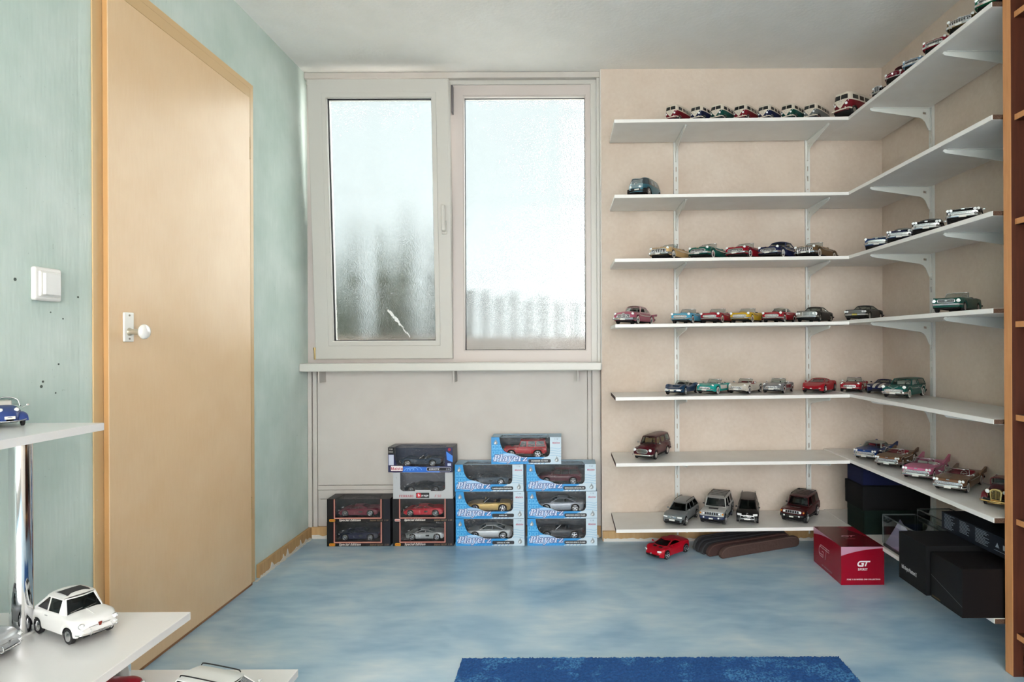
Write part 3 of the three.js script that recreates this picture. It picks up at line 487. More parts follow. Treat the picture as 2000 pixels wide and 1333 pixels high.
// builds (once) the list of [part name, geometry, material key, parent part index, label]
function makeParts(key, S) {
  if (kit[key]) return kit[key];
  const sk = skin(S), parts = [], z = (t) => S.L / 2 - t * S.L, add = (n, g, m, sub) => { parts.push({ n, g: Array.isArray(g) ? (g.length > 1 ? merge(g) : g[0]) : g, m, sub }); return parts.length - 1; };
  add('body', bodyGeo(S, sk), 'body');
  const zf = z(0), zr = z(1), W2 = S.W / 2, bowAt = (x) => (S.bow ?? 0.1) * (x / W2) ** 2, hw = S.hw ?? 0.86;
  add('chassis', [rbox(S.W * 0.8, 0.36, S.L * 0.86, 0.05, 0, 0.2 + 0.18, 0), rbox(S.W * 0.66, 0.1, S.L * 0.94, 0.03, 0, 0.27, 0)], 'under');
  for (const [i, t] of [S.wf, S.wb].entries()) for (const s of [1, -1]) {
    const x = W2 * sk.wid(t) - 0.11, ww = S.ww ?? 0.18;
    const g = at(wheelGeo(S.wr, ww), s * x, S.wr, z(t)), w = add('wheel', g, 'rubber');
    const place = (q) => (s > 0 ? at(q, x, S.wr, z(t)) : at(at(q, 0, 0, 0, 0, PI), -x, S.wr, z(t)));
    if (S.ww_) add('whitewall', place(at(lathe([[S.wr * 0.62, 0], [S.wr * 0.85, 0], [S.wr * 0.85, 0.006], [S.wr * 0.62, 0.008]], 22), ww / 2, 0, 0, 0, 0, -PI / 2)), 'whitewall', w);
    add('hubcap', hubGeo(S.wr, ww, S.hub ?? 'cap').map(place), S.hub && S.hub !== 'cap' ? 'alloy' : 'chrome', w);
  }
  // seats
  const O = S.open, Cb = S.cab, sz = S.seat ?? (O ? O[0] + (O[1] - O[0]) * 0.62 : Cb ? lerp(Cb.t0, Cb.t3, 0.5) : null);
  if (sz !== null) {
    const base = O ? 0.4 : (Cb.belt ?? sk.hood(Cb.t0)) - 0.12, top = S.seatTop ?? (O ? 0.95 : Math.min(Cb.H - 0.3, base + 0.5));
    for (const row of S.rows ?? [0]) for (const s of [1, -1]) add('seat', [at(rbox(W2 * 0.62, top - base, 0.16, 0.06), s * W2 * 0.37, (top + base) / 2, z(sz + row) - 0.1, -0.18), ...(O ? [rbox(W2 * 0.62, 0.18, 0.5, 0.06, s * W2 * 0.37, 0.5, z(sz + row) + 0.15)] : [])], 'seat');
  }
  if (O) {
    const y = Math.min(sk.hood(O[0]), sk.hood(O[1])) + 0.015, l = (O[1] - O[0]) * S.L - 0.01, w = W2 * 2 * 0.735 * sk.wid((O[0] + O[1]) / 2), zc = (z(O[0]) + z(O[1])) / 2, b = new THREE.BoxGeometry(w, y - 0.34, l);
    const ix = b.index.array, keep = []; for (let i = 0; i < ix.length; i++) if (Math.floor(i / 6) !== 2) keep.push(ix[i]);
    b.setIndex(keep); add('cockpit', [at(b, 0, (y + 0.34) / 2, zc), rbox(w * 0.98, 0.16, 0.22, 0.05, 0, y - 0.07, z(O[0]) - 0.14)], 'trim');
    const q = at(new THREE.TorusGeometry(0.19, 0.016, 6, 20), 0.36, y + 0.05, z(O[0]) - 0.36, -0.45);
    add('steering_wheel', [q, at(cyl(0.014, 0.014, 0.34, 6), 0.36, y, z(O[0]) - 0.24, 1.2), at(rbox(0.36, 0.03, 0.02, 0.008), 0.36, y + 0.05, z(O[0]) - 0.36, -0.45)], 'wheelrim');
    const ws = S.screen ?? { h: 0.36, rake: 0.28, w: 0.78, bow: 0.16 }, y0 = sk.hood(O[0]) - 0.02, wsz = z(O[0]) + 0.05;
    const P = (U, V) => [U * W2 * lerp(ws.w, ws.w * 0.86, V), y0 + ws.h * V, wsz + ws.bow * (1 - U * U) - ws.rake * V - ws.bow * 0.5];
    const line = [...[0, 0.5, 1].map((v) => P(-1, v)), ...[-0.6, -0.2, 0.2, 0.6].map((u) => P(u, 1)), ...[1, 0.5, 0].map((v) => P(1, v))];
    const fr = add('windshield', grid(12, 4, (u, v) => P(u * 2 - 1, v)), 'glass');
    add('windshield_frame', [tube(line, 0.024, 40, 5), tube([-1, -0.5, 0, 0.5, 1].map((u) => P(u, 0.01)), 0.016, 16, 5)], S.screenFrame ?? 'chrome', fr);
    if (S.boot !== false) add('folded_top', [rbox(W2 * 1.35, 0.12, 0.3, 0.05, 0, y + 0.02, z(O[1]) + 0.02)], 'top');
  }
  if (Cb) {
    const c = cabin(S, sk, Cb), r = add('cabin_frame', c.frame, S.frameMat ?? 'roof');
    add('roof', c.roof, 'roof'); add('windshield', c.screen, 'glass'); add('rear_window', c.rear, 'glass'); for (const q of c.panes) add('side_window', q, 'glass');
    add('dashboard', [rbox(W2 * 1.5, 0.1, 0.26, 0.04, 0, c.y0 - 0.02, c.zA(c.y0) - 0.22), ...[at(new THREE.TorusGeometry(0.18, 0.018, 6, 18), 0.36, c.y0 + 0.09, c.zA(c.y0) - 0.42, -0.5)]], 'trim');
    if (S.rack) add('roof_rack', [...[1, -1].flatMap((s) => [tube([[s * W2 * Cb.wt * 0.86, Cb.H + 0.02, z(Cb.t1) - 0.1], [s * W2 * Cb.wt * 0.88, Cb.H + 0.09, z(Cb.t1) - 0.3], [s * W2 * Cb.wt * 0.88, Cb.H + 0.09, z(Cb.t2) + 0.3], [s * W2 * Cb.wt * 0.86, Cb.H + 0.0, z(Cb.t2) + 0.1]], 0.025, 20, 6)]), ...(S.rack > 1 ? Array.from({ length: S.rack }, (_, i) => cyl(0.02, 0.02, W2 * 2 * Cb.wt * 0.88, 6, 0, Cb.H + 0.1, lerp(z(Cb.t1) - 0.25, z(Cb.t2) + 0.3, i / (S.rack - 1)), 0, PI / 2)) : [])], 'black');
  }
  // lamps: [x share of half width, y, radius, t behind the nose, ring]
  for (const [x, y, r, t = 0, ring = 1] of S.lamps ?? []) for (const s of [1, -1]) { const zz = z(t) - bowAt(x * W2), l = add('headlight', lampGeo(r, s * x * W2, y, zz), 'lens'); if (ring) add('headlight_ring', ringGeo(r, s * x * W2, y, zz), 'chrome', l); }
  for (const [x, y, w, h, t = 0, m = 'lens', yaw = 0.35] of S.boxLamps ?? []) for (const s of [1, -1]) add(m === 'lens' ? 'headlight' : 'indicator', at(at(rbox(w, h, 0.07, Math.min(h, w) * 0.3), 0, 0, 0, 0, s * yaw), s * x * W2, y, z(t * 0.2) - bowAt(x * W2)), m);
  // grilles: w, h, y, t, bars (vertical) or slats (horizontal), curvature
  for (const G of [].concat(S.grille ?? [])) {
    const zz = z(G.t ?? 0), rr = G.r ?? Math.min(G.h * 0.45, 0.12), bw = (x) => zz - bowAt(x), P = (a) => { const c = Math.cos(a), s = Math.sin(a), e = G.sq ?? 0.55, x = Math.sign(c) * Math.abs(c) ** e * G.w / 2, y = Math.sign(s) * Math.abs(s) ** e * G.h / 2 * (s < 0 ? G.under ?? 1 : 1); return [x, G.y + y, bw(x) + 0.012]; };
    const ring = Array.from({ length: 24 }, (_, i) => P(i / 24 * 2 * PI));
    const back = add('grille', grid(16, 1, (u, v) => { const a = PI - u * PI, p = P(a), q = P(-a); return [p[0], v ? p[1] : q[1], bw(p[0]) - 0.004]; }), G.back ?? 'black');
    const bars = [];
    if (G.frame !== 0) bars.push(tube(ring, G.frame ?? 0.022, 48, 5, true));
    const slat = (pts) => tube(pts, G.bar ?? 0.012, 10, 4);
    for (let i = 1; i < (G.bars ?? 0); i++) { const x = (i / G.bars - 0.5) * G.w, hh = G.h / 2 * (1 - Math.abs(2 * x / G.w) ** 3.5); bars.push(slat([[x, G.y - hh * (G.under ?? 1) * 0.95, bw(x) + 0.012], [x, G.y, bw(x) + 0.02], [x, G.y + hh * 0.95, bw(x) + 0.012]])); }
    for (let i = 1; i < (G.slats ?? 0); i++) { const y = (i / G.slats - 0.5) * G.h, ww = G.w / 2 * (1 - Math.abs(2 * y / G.h) ** 4 * 0.5); bars.push(slat([-1, -0.5, 0, 0.5, 1].map((s) => [s * ww * 0.96, G.y + y, bw(s * ww) + 0.014]))); }
    if (bars.length) add('grille_bars', bars, G.m ?? 'chrome', back);
  }
  for (const [i, B] of [].concat(S.bumpF ?? []).entries()) { const b = add('front_bumper', [bumperBar(B.w * W2, B.y, zf + (B.out ?? 0.08), B.h, B.d ?? 0.08, B.bow ?? 0.12, B.wrap ?? 0.2), ...(B.bul ?? []).flatMap((x) => [1, -1].map((s) => at(lathe([[B.br ?? 0.07, 0], [(B.br ?? 0.07) * 0.9, 0.08], [0.03, 0.17], [0, 0.18]], 12), s * x * W2, B.by ?? B.y + 0.02, zf + (B.out ?? 0.08) - (B.bow ?? 0.12) * x * x, PI / 2))), ...(B.post ?? []).flatMap((x) => [1, -1].map((s) => rbox(0.07, B.h * 1.9, 0.1, 0.03, s * x * W2, B.y + B.h * 0.2, zf + (B.out ?? 0.08) + 0.02 - (B.bow ?? 0.12) * x * x)))], B.m ?? 'chrome'); }
  for (const B of [].concat(S.bumpR ?? [])) add('rear_bumper', bumperBar(B.w * W2, B.y, zr - (B.out ?? 0.06), B.h, B.d ?? 0.08, B.bow ?? 0.1, B.wrap ?? 0.2, -1), B.m ?? 'chrome');
  if (S.plate) add('licence_plate', rbox(S.plate.w ?? 0.42, S.plate.h ?? 0.14, 0.03, 0.008, S.plate.x ?? 0, S.plate.y, zf + (S.plate.out ?? 0.15)), S.plate.m ?? 'plate');
  if (S.emblem) add('hood_emblem', S.emblem(zf, z, sk), S.emblemMat ?? 'chrome');
  for (const [t0, t1, k0, k1, m = 'chrome', n = 'side_trim', d = 0.012, vv = 2] of S.patches ?? []) for (const q of patch(sk, t0, t1, k0, k1, d, 16, vv)) add(n, q, m);
  if (S.fins) for (const s of [1, -1]) add('tail_fin', (() => { const f = S.fins, zt = z(f.t ?? 0.7), w = W2 * 0.9, sh = poly([[0, 0], [zt - zr, f.h], [zt - zr + (f.over ?? 0.12), f.h - 0.02], [zt - zr - 0.02, -0.1], [0, -0.12]]); const g = extr(sh, 0.08, { bevelEnabled: true, bevelSize: 0.02, bevelThickness: 0.025, bevelSegments: 2 }); return at(g, s * w + 0.04, sk.fen(0.85) - 0.02, zt, 0, PI / 2); })(), 'body');
  for (const s of [1, -1]) add('tail_light', at(lampGeo(0.075, 0, 0, 0, -1), s * W2 * 0.66, S.tailY ?? sk.fen(0.97) - 0.16, zr + bowAt(W2 * 0.66) - 0.005), 'red');
  if (S.mirrors) for (const s of [1, -1]) add('side_mirror', [rbox(0.15, 0.11, 0.09, 0.03, s * (W2 + 0.03), S.mirrors.y, z(S.mirrors.t)), rbox(0.3, 0.03, 0.04, 0.01, s * (W2 - 0.1), S.mirrors.y - 0.04, z(S.mirrors.t))], S.mirrors.m ?? 'body');
  for (const [t, y] of S.handles ?? []) for (const s of [1, -1]) add('door_handle', rbox(0.025, 0.03, 0.14, 0.01, s * (W2 * sk.wid(t) * 0.985), y, z(t)), 'chrome');
  (S.extra ?? (() => {}))(add, { S, sk, z, W2, zf, zr });
  return (kit[key] = parts);
}
// colours: { body, roof, seat, trim, top, ... } as materials; returns a thing ready to be placed
function putParts(parts, M, name, label, category, pos, turn, scale, group) {
  const t = thing(name, label, category, pos, turn, group), made = [], std_ = { body: paint('#888888'), under: mUnder, rubber: mRubber, whitewall: mWhiteWall, chrome: mChrome, alloy: mAlloy, glass: mGlass, tint: mTint, dark: mDarkGlass, black: mBlack, lens: mLens, amber: mAmber, red: mRedLens, plate: mPlate, seat: seats.black, trim: seats.black, wheelrim: seats.white, top: seats.black, gold: mGold };
  const mats = { ...std_, ...M }; mats.roof ??= mats.body;
  for (const p of parts) { const m = obj(p.n, p.g, mats[p.m], p.sub === undefined ? t : made[p.sub]); made.push(m); }
  t.scale.setScalar(scale / 18);
  return t;
}
// ------------------------------------------------------------------ shapes of the model cars, in metres of the full-size vehicle
const fiftiesHood = [[0, 0.74], [0.02, 0.88], [0.08, 0.98], [0.2, 1.04], [0.34, 1.06], [0.5, 1.0], [0.72, 1.0], [0.9, 0.94], [0.98, 0.82], [1, 0.7]];
const fiftiesFen = [[0, 0.74], [0.02, 0.9], [0.1, 0.97], [0.3, 0.96], [0.5, 0.9], [0.7, 0.93], [0.93, 0.88], [0.985, 0.78], [1, 0.7]];
const wide = [[0, 0.88], [0.03, 0.955], [0.12, 0.99], [0.5, 1], [0.85, 0.98], [0.96, 0.92], [1, 0.84]];
const bullet = (r, x, y, z) => [1, -1].map((s) => at(lathe([[r, 0], [r * 0.95, r * 0.8], [r * 0.55, r * 1.6], [0, r * 1.9]], 12), s * x, y, z, PI / 2));
const fifties = { L: 5.2, W: 1.98, wr: 0.36, wf: 0.175, wb: 0.79, ww_: 1, hood: fiftiesHood, fen: fiftiesFen, wid: wide, fr: 0.86, lamps: [[0.79, 0.86, 0.105, 0.012]],
  bumpF: [{ w: 1.0, y: 0.44, h: 0.17, d: 0.1, out: 0.09, bow: 0.14, wrap: 0.35, bul: [0.42] }], bumpR: [{ w: 1.0, y: 0.46, h: 0.16, wrap: 0.3 }], handles: [[0.56, 0.84]], plate: { y: 0.4, out: 0.17 }, patches: [[0.08, 0.9, 0.36, 0.4]],
  emblem: (zf, z, sk) => [rbox(0.03, 0.04, 0.5, 0.015, 0, sk.hood(0.12) + 0.03, z(0.12)), rbox(0.2, 0.07, 0.02, 0.01, 0, 0.88, zf + 0.03)] };
const open50 = [0.37, 0.68], card = (o) => ({ ...fifties, ...o });
const grin = { w: 1.3, h: 0.24, y: 0.62, t: 0, bars: 18, frame: 0.03, bow: 0.05 };
const SP = {
  grin_open: card({ open: open50, grille: grin }),
  grin_hard: card({ grille: grin, cab: { t0: 0.345, t1: 0.43, t2: 0.62, t3: 0.75, H: 1.56, wb: 0.88, wt: 0.68, b: [], c: 0.22, crown: 0.1, bowl: 0.16, bowlR: 0.14 } }),
  teeth_open: card({ open: open50, grille: { w: 1.35, h: 0.34, y: 0.62, t: 0, bars: 9, frame: 0.05, bar: 0.035, bow: 0.04 }, bumpF: [{ w: 1.0, y: 0.42, h: 0.2, d: 0.13, out: 0.11, bow: 0.12, wrap: 0.4, bul: [0.3, 0.62], br: 0.1, by: 0.56 }] }),
  eggcrate_open: card({ open: open50, grille: { w: 1.45, h: 0.3, y: 0.66, t: 0, bars: 9, slats: 3, frame: 0.03, bar: 0.026, bow: 0.04 }, bumpF: [{ w: 1.0, y: 0.42, h: 0.2, d: 0.12, out: 0.1, wrap: 0.4, post: [0.5] }] }),
  pink_sedan: card({ L: 5.4, W: 2.02, wheelrim: 1, grille: { w: 1.15, h: 0.3, y: 0.66, t: 0, bars: 9, slats: 4, frame: 0.03, bar: 0.022 }, cab: { t0: 0.35, t1: 0.44, t2: 0.66, t3: 0.79, H: 1.66, wb: 0.86, wt: 0.66, b: [0.56], c: 0.1, crown: 0.12, bowl: 0.18, bowlR: 0.14 }, hood: [[0, 0.76], [0.02, 0.92], [0.08, 1.04], [0.2, 1.1], [0.34, 1.1], [0.5, 1.05], [0.75, 1.04], [0.92, 0.94], [1, 0.72]],
    bumpF: [{ w: 1.03, y: 0.44, h: 0.19, d: 0.12, out: 0.12, bow: 0.16, wrap: 0.4, bul: [0.5], br: 0.1, by: 0.56 }], fins: { h: 0.07, t: 0.86 } }),
  tbird: { L: 4.45, W: 1.78, wr: 0.34, wf: 0.185, wb: 0.78, ww_: 1, hood: [[0, 0.68], [0.015, 0.8], [0.06, 0.85], [0.2, 0.9], [0.4, 0.92], [0.66, 0.9], [0.93, 0.84], [1, 0.7]], fen: [[0, 0.7], [0.015, 0.84], [0.1, 0.89], [0.3, 0.89], [0.5, 0.86], [0.72, 0.92], [0.95, 0.91], [1, 0.76]], wid: wide, fr: 0.88, open: [0.42, 0.67], lamps: [[0.83, 0.79, 0.1, 0.004]],
    grille: { w: 1.14, h: 0.2, y: 0.58, t: 0, bars: 22, slats: 5, frame: 0.03, bar: 0.012, back: 'plate' }, bumpF: [{ w: 1.0, y: 0.4, h: 0.12, d: 0.09, out: 0.09, wrap: 0.3, bow: 0.1, bul: [0.45], br: 0.055 }], bumpR: [{ w: 1, y: 0.42, h: 0.13 }], boot: true, screen: { h: 0.36, rake: 0.3, w: 0.8, bow: 0.2 }, patches: [[0.2, 0.5, 0.36, 0.39]], extra: (add, { z, sk }) => add('hood_scoop', rbox(0.4, 0.06, 0.4, 0.03, 0, sk.hood(0.2) + 0.015, z(0.2)), 'body') },
  roadster: { L: 4.28, W: 1.79, wr: 0.335, wf: 0.2, wb: 0.78, ww_: 1, hood: [[0, 0.6], [0.02, 0.7], [0.08, 0.77], [0.25, 0.84], [0.42, 0.86], [0.7, 0.83], [0.9, 0.75], [1, 0.56]], fen: [[0, 0.6], [0.02, 0.76], [0.08, 0.85], [0.2, 0.88], [0.4, 0.8], [0.55, 0.76], [0.74, 0.86], [0.92, 0.78], [1, 0.6]], wid: [[0, 0.8], [0.03, 0.9], [0.12, 0.98], [0.3, 1], [0.5, 0.95], [0.75, 1], [0.93, 0.9], [1, 0.76]], fr: 0.8, inner: 0.6, bow: 0.2, open: [0.44, 0.68], lamps: [[0.72, 0.75, 0.095, 0.03]],
    grille: { w: 0.98, h: 0.17, y: 0.55, t: 0, bars: 13, frame: 0.028, bar: 0.028, bow: 0.1 }, bumpF: [{ w: 0.94, y: 0.42, h: 0.075, d: 0.07, out: 0.0, bow: 0.22, wrap: 0.25 }], bumpR: [{ w: 0.9, y: 0.45, h: 0.08 }], screen: { h: 0.36, rake: 0.26, w: 0.72, bow: 0.22 }, plate: { y: 0.4, out: 0.06 }, patches: [[0.3, 0.62, 0.2, 0.44, 'cove', 'side_cove', 0.012, 6], [0.295, 0.62, 0.44, 0.465], [0.295, 0.56, 0.18, 0.2]], mirrors: { y: 0.92, t: 0.42, m: 'chrome' } },
  shark: { L: 4.62, W: 1.75, wr: 0.335, wf: 0.2, wb: 0.77, hub: 'six', hood: [[0, 0.55], [0.02, 0.6], [0.12, 0.68], [0.25, 0.78], [0.4, 0.8], [0.66, 0.82], [0.9, 0.82], [1, 0.72]], fen: [[0, 0.56], [0.02, 0.62], [0.1, 0.76], [0.2, 0.9], [0.34, 0.8], [0.5, 0.72], [0.62, 0.76], [0.77, 0.94], [0.92, 0.86], [1, 0.72]], wid: [[0, 0.8], [0.04, 0.92], [0.18, 1], [0.45, 0.86], [0.75, 1], [1, 0.86]], fr: 0.82, inner: 0.62, bow: 0.3, open: [0.46, 0.66], bumpF: [{ w: 0.92, y: 0.48, h: 0.12, d: 0.08, out: -0.02, bow: 0.26, wrap: 0.2 }], boxLamps: [[0.62, 0.41, 0.4, 0.07, -0.008, 'lens', 0.3]], screen: { h: 0.33, rake: 0.42, w: 0.72, bow: 0.18 }, plate: { y: 0.42, out: 0.06, w: 0.34 }, extra: (add, { z, sk }) => add('hood_bulge', rbox(0.55, 0.07, 1.0, 0.035, 0, sk.hood(0.27) + 0.005, z(0.27)), 'body') },
  wedge: { L: 4.56, W: 1.87, wr: 0.335, wf: 0.21, wb: 0.79, hub: 'five', ww: 0.24, hood: [[0, 0.48], [0.02, 0.56], [0.1, 0.68], [0.25, 0.83], [0.36, 0.88], [0.6, 0.95], [0.8, 0.96], [0.96, 0.92], [1, 0.8]], fen: [[0, 0.48], [0.02, 0.57], [0.12, 0.76], [0.22, 0.85], [0.4, 0.82], [0.6, 0.86], [0.8, 0.93], [0.97, 0.9], [1, 0.78]], wid: [[0, 0.78], [0.04, 0.9], [0.2, 0.99], [0.45, 0.95], [0.78, 1], [0.96, 0.95], [1, 0.88]], fr: 0.84, bow: 0.36, low: [[0, 0.24], [0.06, 0.17], [0.94, 0.2], [1, 0.4]], cab: { t0: 0.3, t1: 0.46, t2: 0.6, t3: 0.84, H: 1.2, wb: 0.8, wt: 0.6, b: [0.6], c: 0.18, crown: 0.06, bowl: 0.22, bowlR: 0.1, belt: 0.87 }, mirrors: { y: 0.9, t: 0.36 },
    extra: (add, { z, W2 }) => { add('air_intake', [1, -1].map((s) => at(rbox(0.32, 0.07, 0.06, 0.025), s * W2 * 0.5, 0.34, z(0.02) + 0.03 - 0.02, 0, s * 0.22)), 'black'); add('licence_plate', rbox(0.16, 0.08, 0.02, 0.005, 0, 0.4, z(0) + 0.02), 'plate'); add('fog_light', [1, -1].map((s) => at(rbox(0.16, 0.05, 0.05, 0.02), s * W2 * 0.72, 0.43, z(0.035), 0, s * 0.45)), 'lens'); } },
  snake: { L: 4.45, W: 1.92, wr: 0.335, wf: 0.19, wb: 0.78, hub: 'five', ww: 0.26, hood: [[0, 0.5], [0.02, 0.6], [0.1, 0.74], [0.25, 0.85], [0.45, 0.9], [0.7, 0.92], [0.95, 0.84], [1, 0.7]], fen: [[0, 0.5], [0.02, 0.62], [0.1, 0.78], [0.22, 0.86], [0.45, 0.8], [0.78, 0.93], [0.96, 0.86], [1, 0.72]], wid: [[0, 0.78], [0.04, 0.9], [0.2, 1], [0.45, 0.93], [0.78, 1], [1, 0.85]], fr: 0.82, bow: 0.34, low: [[0, 0.24], [0.06, 0.17], [0.94, 0.2], [1, 0.4]], cab: { t0: 0.42, t1: 0.53, t2: 0.63, t3: 0.8, H: 1.22, wb: 0.74, wt: 0.56, b: [], c: 0.12, crown: 0.05, belt: 0.9 }, boxLamps: [[0.7, 0.68, 0.34, 0.07, 0.008, 'lens', 0.5]], mirrors: { y: 0.96, t: 0.46, m: 'black' }, patches: [[0.01, 0.42, 0.87, 0.955, 'stripe', 'hood_stripe', 0.008, 4]], extra: (add, { z, W2 }) => add('air_intake', [rbox(0.7, 0.16, 0.05, 0.03, 0, 0.36, z(0.0) - 0.0)], 'black') },
  wagon57: card({ L: 5.08, W: 1.88, grille: { w: 1.34, h: 0.2, y: 0.6, t: 0, bars: 20, slats: 3, frame: 0.03, bar: 0.012, back: 'plate' }, lamps: [[0.82, 0.88, 0.12, 0.006]], hood: [[0, 0.74], [0.02, 0.9], [0.1, 0.96], [0.3, 0.99], [0.5, 0.98], [0.9, 0.96], [1, 0.8]], fen: [[0, 0.78], [0.02, 0.95], [0.1, 0.97], [0.3, 0.95], [0.6, 0.93], [0.86, 0.97], [0.98, 0.94], [1, 0.8]], bumpF: [{ w: 1.0, y: 0.44, h: 0.22, d: 0.1, out: 0.08, wrap: 0.35, bul: [0.66], br: 0.09, by: 0.5 }], cab: { t0: 0.33, t1: 0.42, t2: 0.93, t3: 0.985, H: 1.52, wb: 0.9, wt: 0.76, b: [0.58, 0.64], pillar: 0.07, c: 0.05, crown: 0.07, bowl: 0.18, bowlR: 0.1, belt: 0.97 }, patches: [[0.08, 0.62, 0.37, 0.4], [0.6, 0.97, 0.34, 0.37], [0.66, 0.97, 0.2, 0.34, 'cove', 'side_panel', 0.01, 4]], rows: [0, 0.2], seat: 0.52, emblem: (zf, z, sk) => [at(rbox(0.5, 0.03, 0.02, 0.008), 0.12, 0.83, zf + 0.02, 0, 0, 0.32), at(rbox(0.5, 0.03, 0.02, 0.008), -0.12, 0.83, zf + 0.02, 0, 0, -0.32), ...[1, -1].map((s) => rbox(0.05, 0.06, 0.4, 0.02, s * 0.42, sk.hood(0.08) + 0.02, z(0.1)))] }),
  coupe63: { L: 5.28, W: 1.9, wr: 0.35, wf: 0.18, wb: 0.79, hub: 'cap', hood: [[0, 0.8], [0.01, 0.88], [0.1, 0.95], [0.33, 0.98], [0.6, 0.95], [0.9, 0.88], [1, 0.76]], fen: [[0, 0.82], [0.01, 0.9], [0.2, 0.94], [0.5, 0.9], [0.68, 0.94], [0.95, 0.88], [1, 0.78]], wid: wide, fr: 0.92, cab: { t0: 0.36, t1: 0.45, t2: 0.6, t3: 0.79, H: 1.38, wb: 0.86, wt: 0.64, b: [], c: 0.24, crown: 0.07, bowl: 0.16, bowlR: 0.12, belt: 0.94 }, grille: { w: 1.76, h: 0.3, y: 0.68, t: 0, slats: 7, bars: 3, frame: 0.03, bar: 0.016, sq: 0.35, back: 'alloy', bow: 0.03 }, lamps: [[0.84, 0.7, 0.09, -0.004, 0], [0.62, 0.7, 0.09, -0.007, 0]], lampMat: 'black', bumpF: [{ w: 1.0, y: 0.44, h: 0.17, d: 0.1, out: 0.07, wrap: 0.35 }], bumpR: [{ w: 1, y: 0.5, h: 0.13 }], handles: [[0.58, 0.82]], mirrors: { y: 0.98, t: 0.42, m: 'chrome' } },
  muscle: { L: 5.0, W: 1.9, wr: 0.35, wf: 0.185, wb: 0.78, hub: 'cap', hood: [[0, 0.76], [0.01, 0.86], [0.1, 0.92], [0.34, 0.95], [0.6, 0.93], [0.9, 0.9], [1, 0.78]], fen: [[0, 0.78], [0.01, 0.88], [0.2, 0.9], [0.5, 0.88], [0.7, 0.95], [0.95, 0.9], [1, 0.8]], wid: wide, fr: 0.92, cab: { t0: 0.36, t1: 0.46, t2: 0.6, t3: 0.82, H: 1.34, wb: 0.85, wt: 0.62, b: [], c: 0.28, crown: 0.06, bowl: 0.14, bowlR: 0.1, belt: 0.92 }, grille: { w: 1.6, h: 0.2, y: 0.7, t: 0, slats: 5, frame: 0.02, bar: 0.016, sq: 0.35, bow: 0.02 }, lamps: [[0.86, 0.71, 0.085, -0.004], [0.66, 0.71, 0.085, -0.006]], bumpF: [{ w: 1.0, y: 0.46, h: 0.16, d: 0.09, out: 0.06, wrap: 0.35 }], bumpR: [{ w: 1, y: 0.5, h: 0.13 }], plate: { y: 0.46, out: 0.12, m: 'yellow' } },
  pony: { L: 4.61, W: 1.73, wr: 0.33, wf: 0.18, wb: 0.78, hub: 'cap', hood: [[0, 0.76], [0.01, 0.86], [0.1, 0.92], [0.38, 0.96], [0.7, 0.95], [0.93, 0.9], [1, 0.8]], fen: [[0, 0.8], [0.01, 0.9], [0.2, 0.92], [0.5, 0.9], [0.72, 0.96], [0.96, 0.92], [1, 0.82]], wid: wide, fr: 0.93, bow: 0.05, open: [0.44, 0.72], grille: { w: 0.98, h: 0.22, y: 0.7, t: 0, slats: 7, frame: 0.022, bar: 0.008, sq: 0.4, bow: 0.02 }, lamps: [[0.8, 0.71, 0.1, -0.002]], bumpF: [{ w: 1.0, y: 0.48, h: 0.12, d: 0.08, out: 0.06, wrap: 0.3 }], bumpR: [{ w: 1, y: 0.5, h: 0.12 }], screen: { h: 0.37, rake: 0.28, w: 0.82, bow: 0.1 }, emblem: (zf) => [rbox(0.22, 0.03, 0.02, 0.01, 0, 0.71, zf + 0.03), rbox(0.09, 0.09, 0.02, 0.03, 0, 0.71, zf + 0.03)], extra: (add, { zf }) => add('valance', rbox(1.3, 0.12, 0.06, 0.03, 0, 0.36, zf - 0.06), 'body') },
  carryall: { L: 4.98, W: 1.9, wr: 0.38, wf: 0.19, wb: 0.78, ww: 0.17, hood: [[0, 0.85], [0.02, 1.02], [0.08, 1.14], [0.2, 1.2], [0.3, 1.22], [0.6, 1.2], [0.96, 1.18], [1, 1.0]], fen: [[0, 0.7], [0.02, 0.86], [0.1, 0.98], [0.22, 1.0], [0.32, 1.08], [0.4, 1.14], [0.96, 1.12], [1, 0.9]], wid: [[0, 0.8], [0.04, 0.92], [0.15, 1], [0.3, 0.97], [0.6, 0.93], [0.78, 0.95], [0.95, 0.9], [1, 0.84]], fr: 0.84, inner: 0.6, low: [[0, 0.5], [0.05, 0.4], [0.95, 0.4], [1, 0.5]], cab: { t0: 0.285, t1: 0.345, t2: 0.95, t3: 0.985, H: 1.92, wb: 0.86, wt: 0.7, b: [0.5, 0.72], pillar: 0.16, a: 0.07, c: 0.08, crown: 0.12, bowl: 0.1, bowlR: 0.08, belt: 1.18, sill: 0.06, plan: 0.08 }, grille: { w: 0.95, h: 0.34, y: 0.76, t: 0, slats: 5, frame: 0.03, bar: 0.026, bow: 0.08 }, lamps: [[0.72, 0.84, 0.12, 0.012]], bumpF: [{ w: 0.98, y: 0.46, h: 0.13, d: 0.07, out: 0.16, bow: 0.14, wrap: 0.25 }], bumpR: [{ w: 0.95, y: 0.5, h: 0.12 }], handles: [[0.48, 1.1]], mirrors: { y: 1.28, t: 0.32, m: 'chrome' }, seat: 0.46, rows: [0, 0.24], patches: [[0.7, 0.88, 0.18, 0.4, 'body', 'rear_fender', 0.06, 6]] },
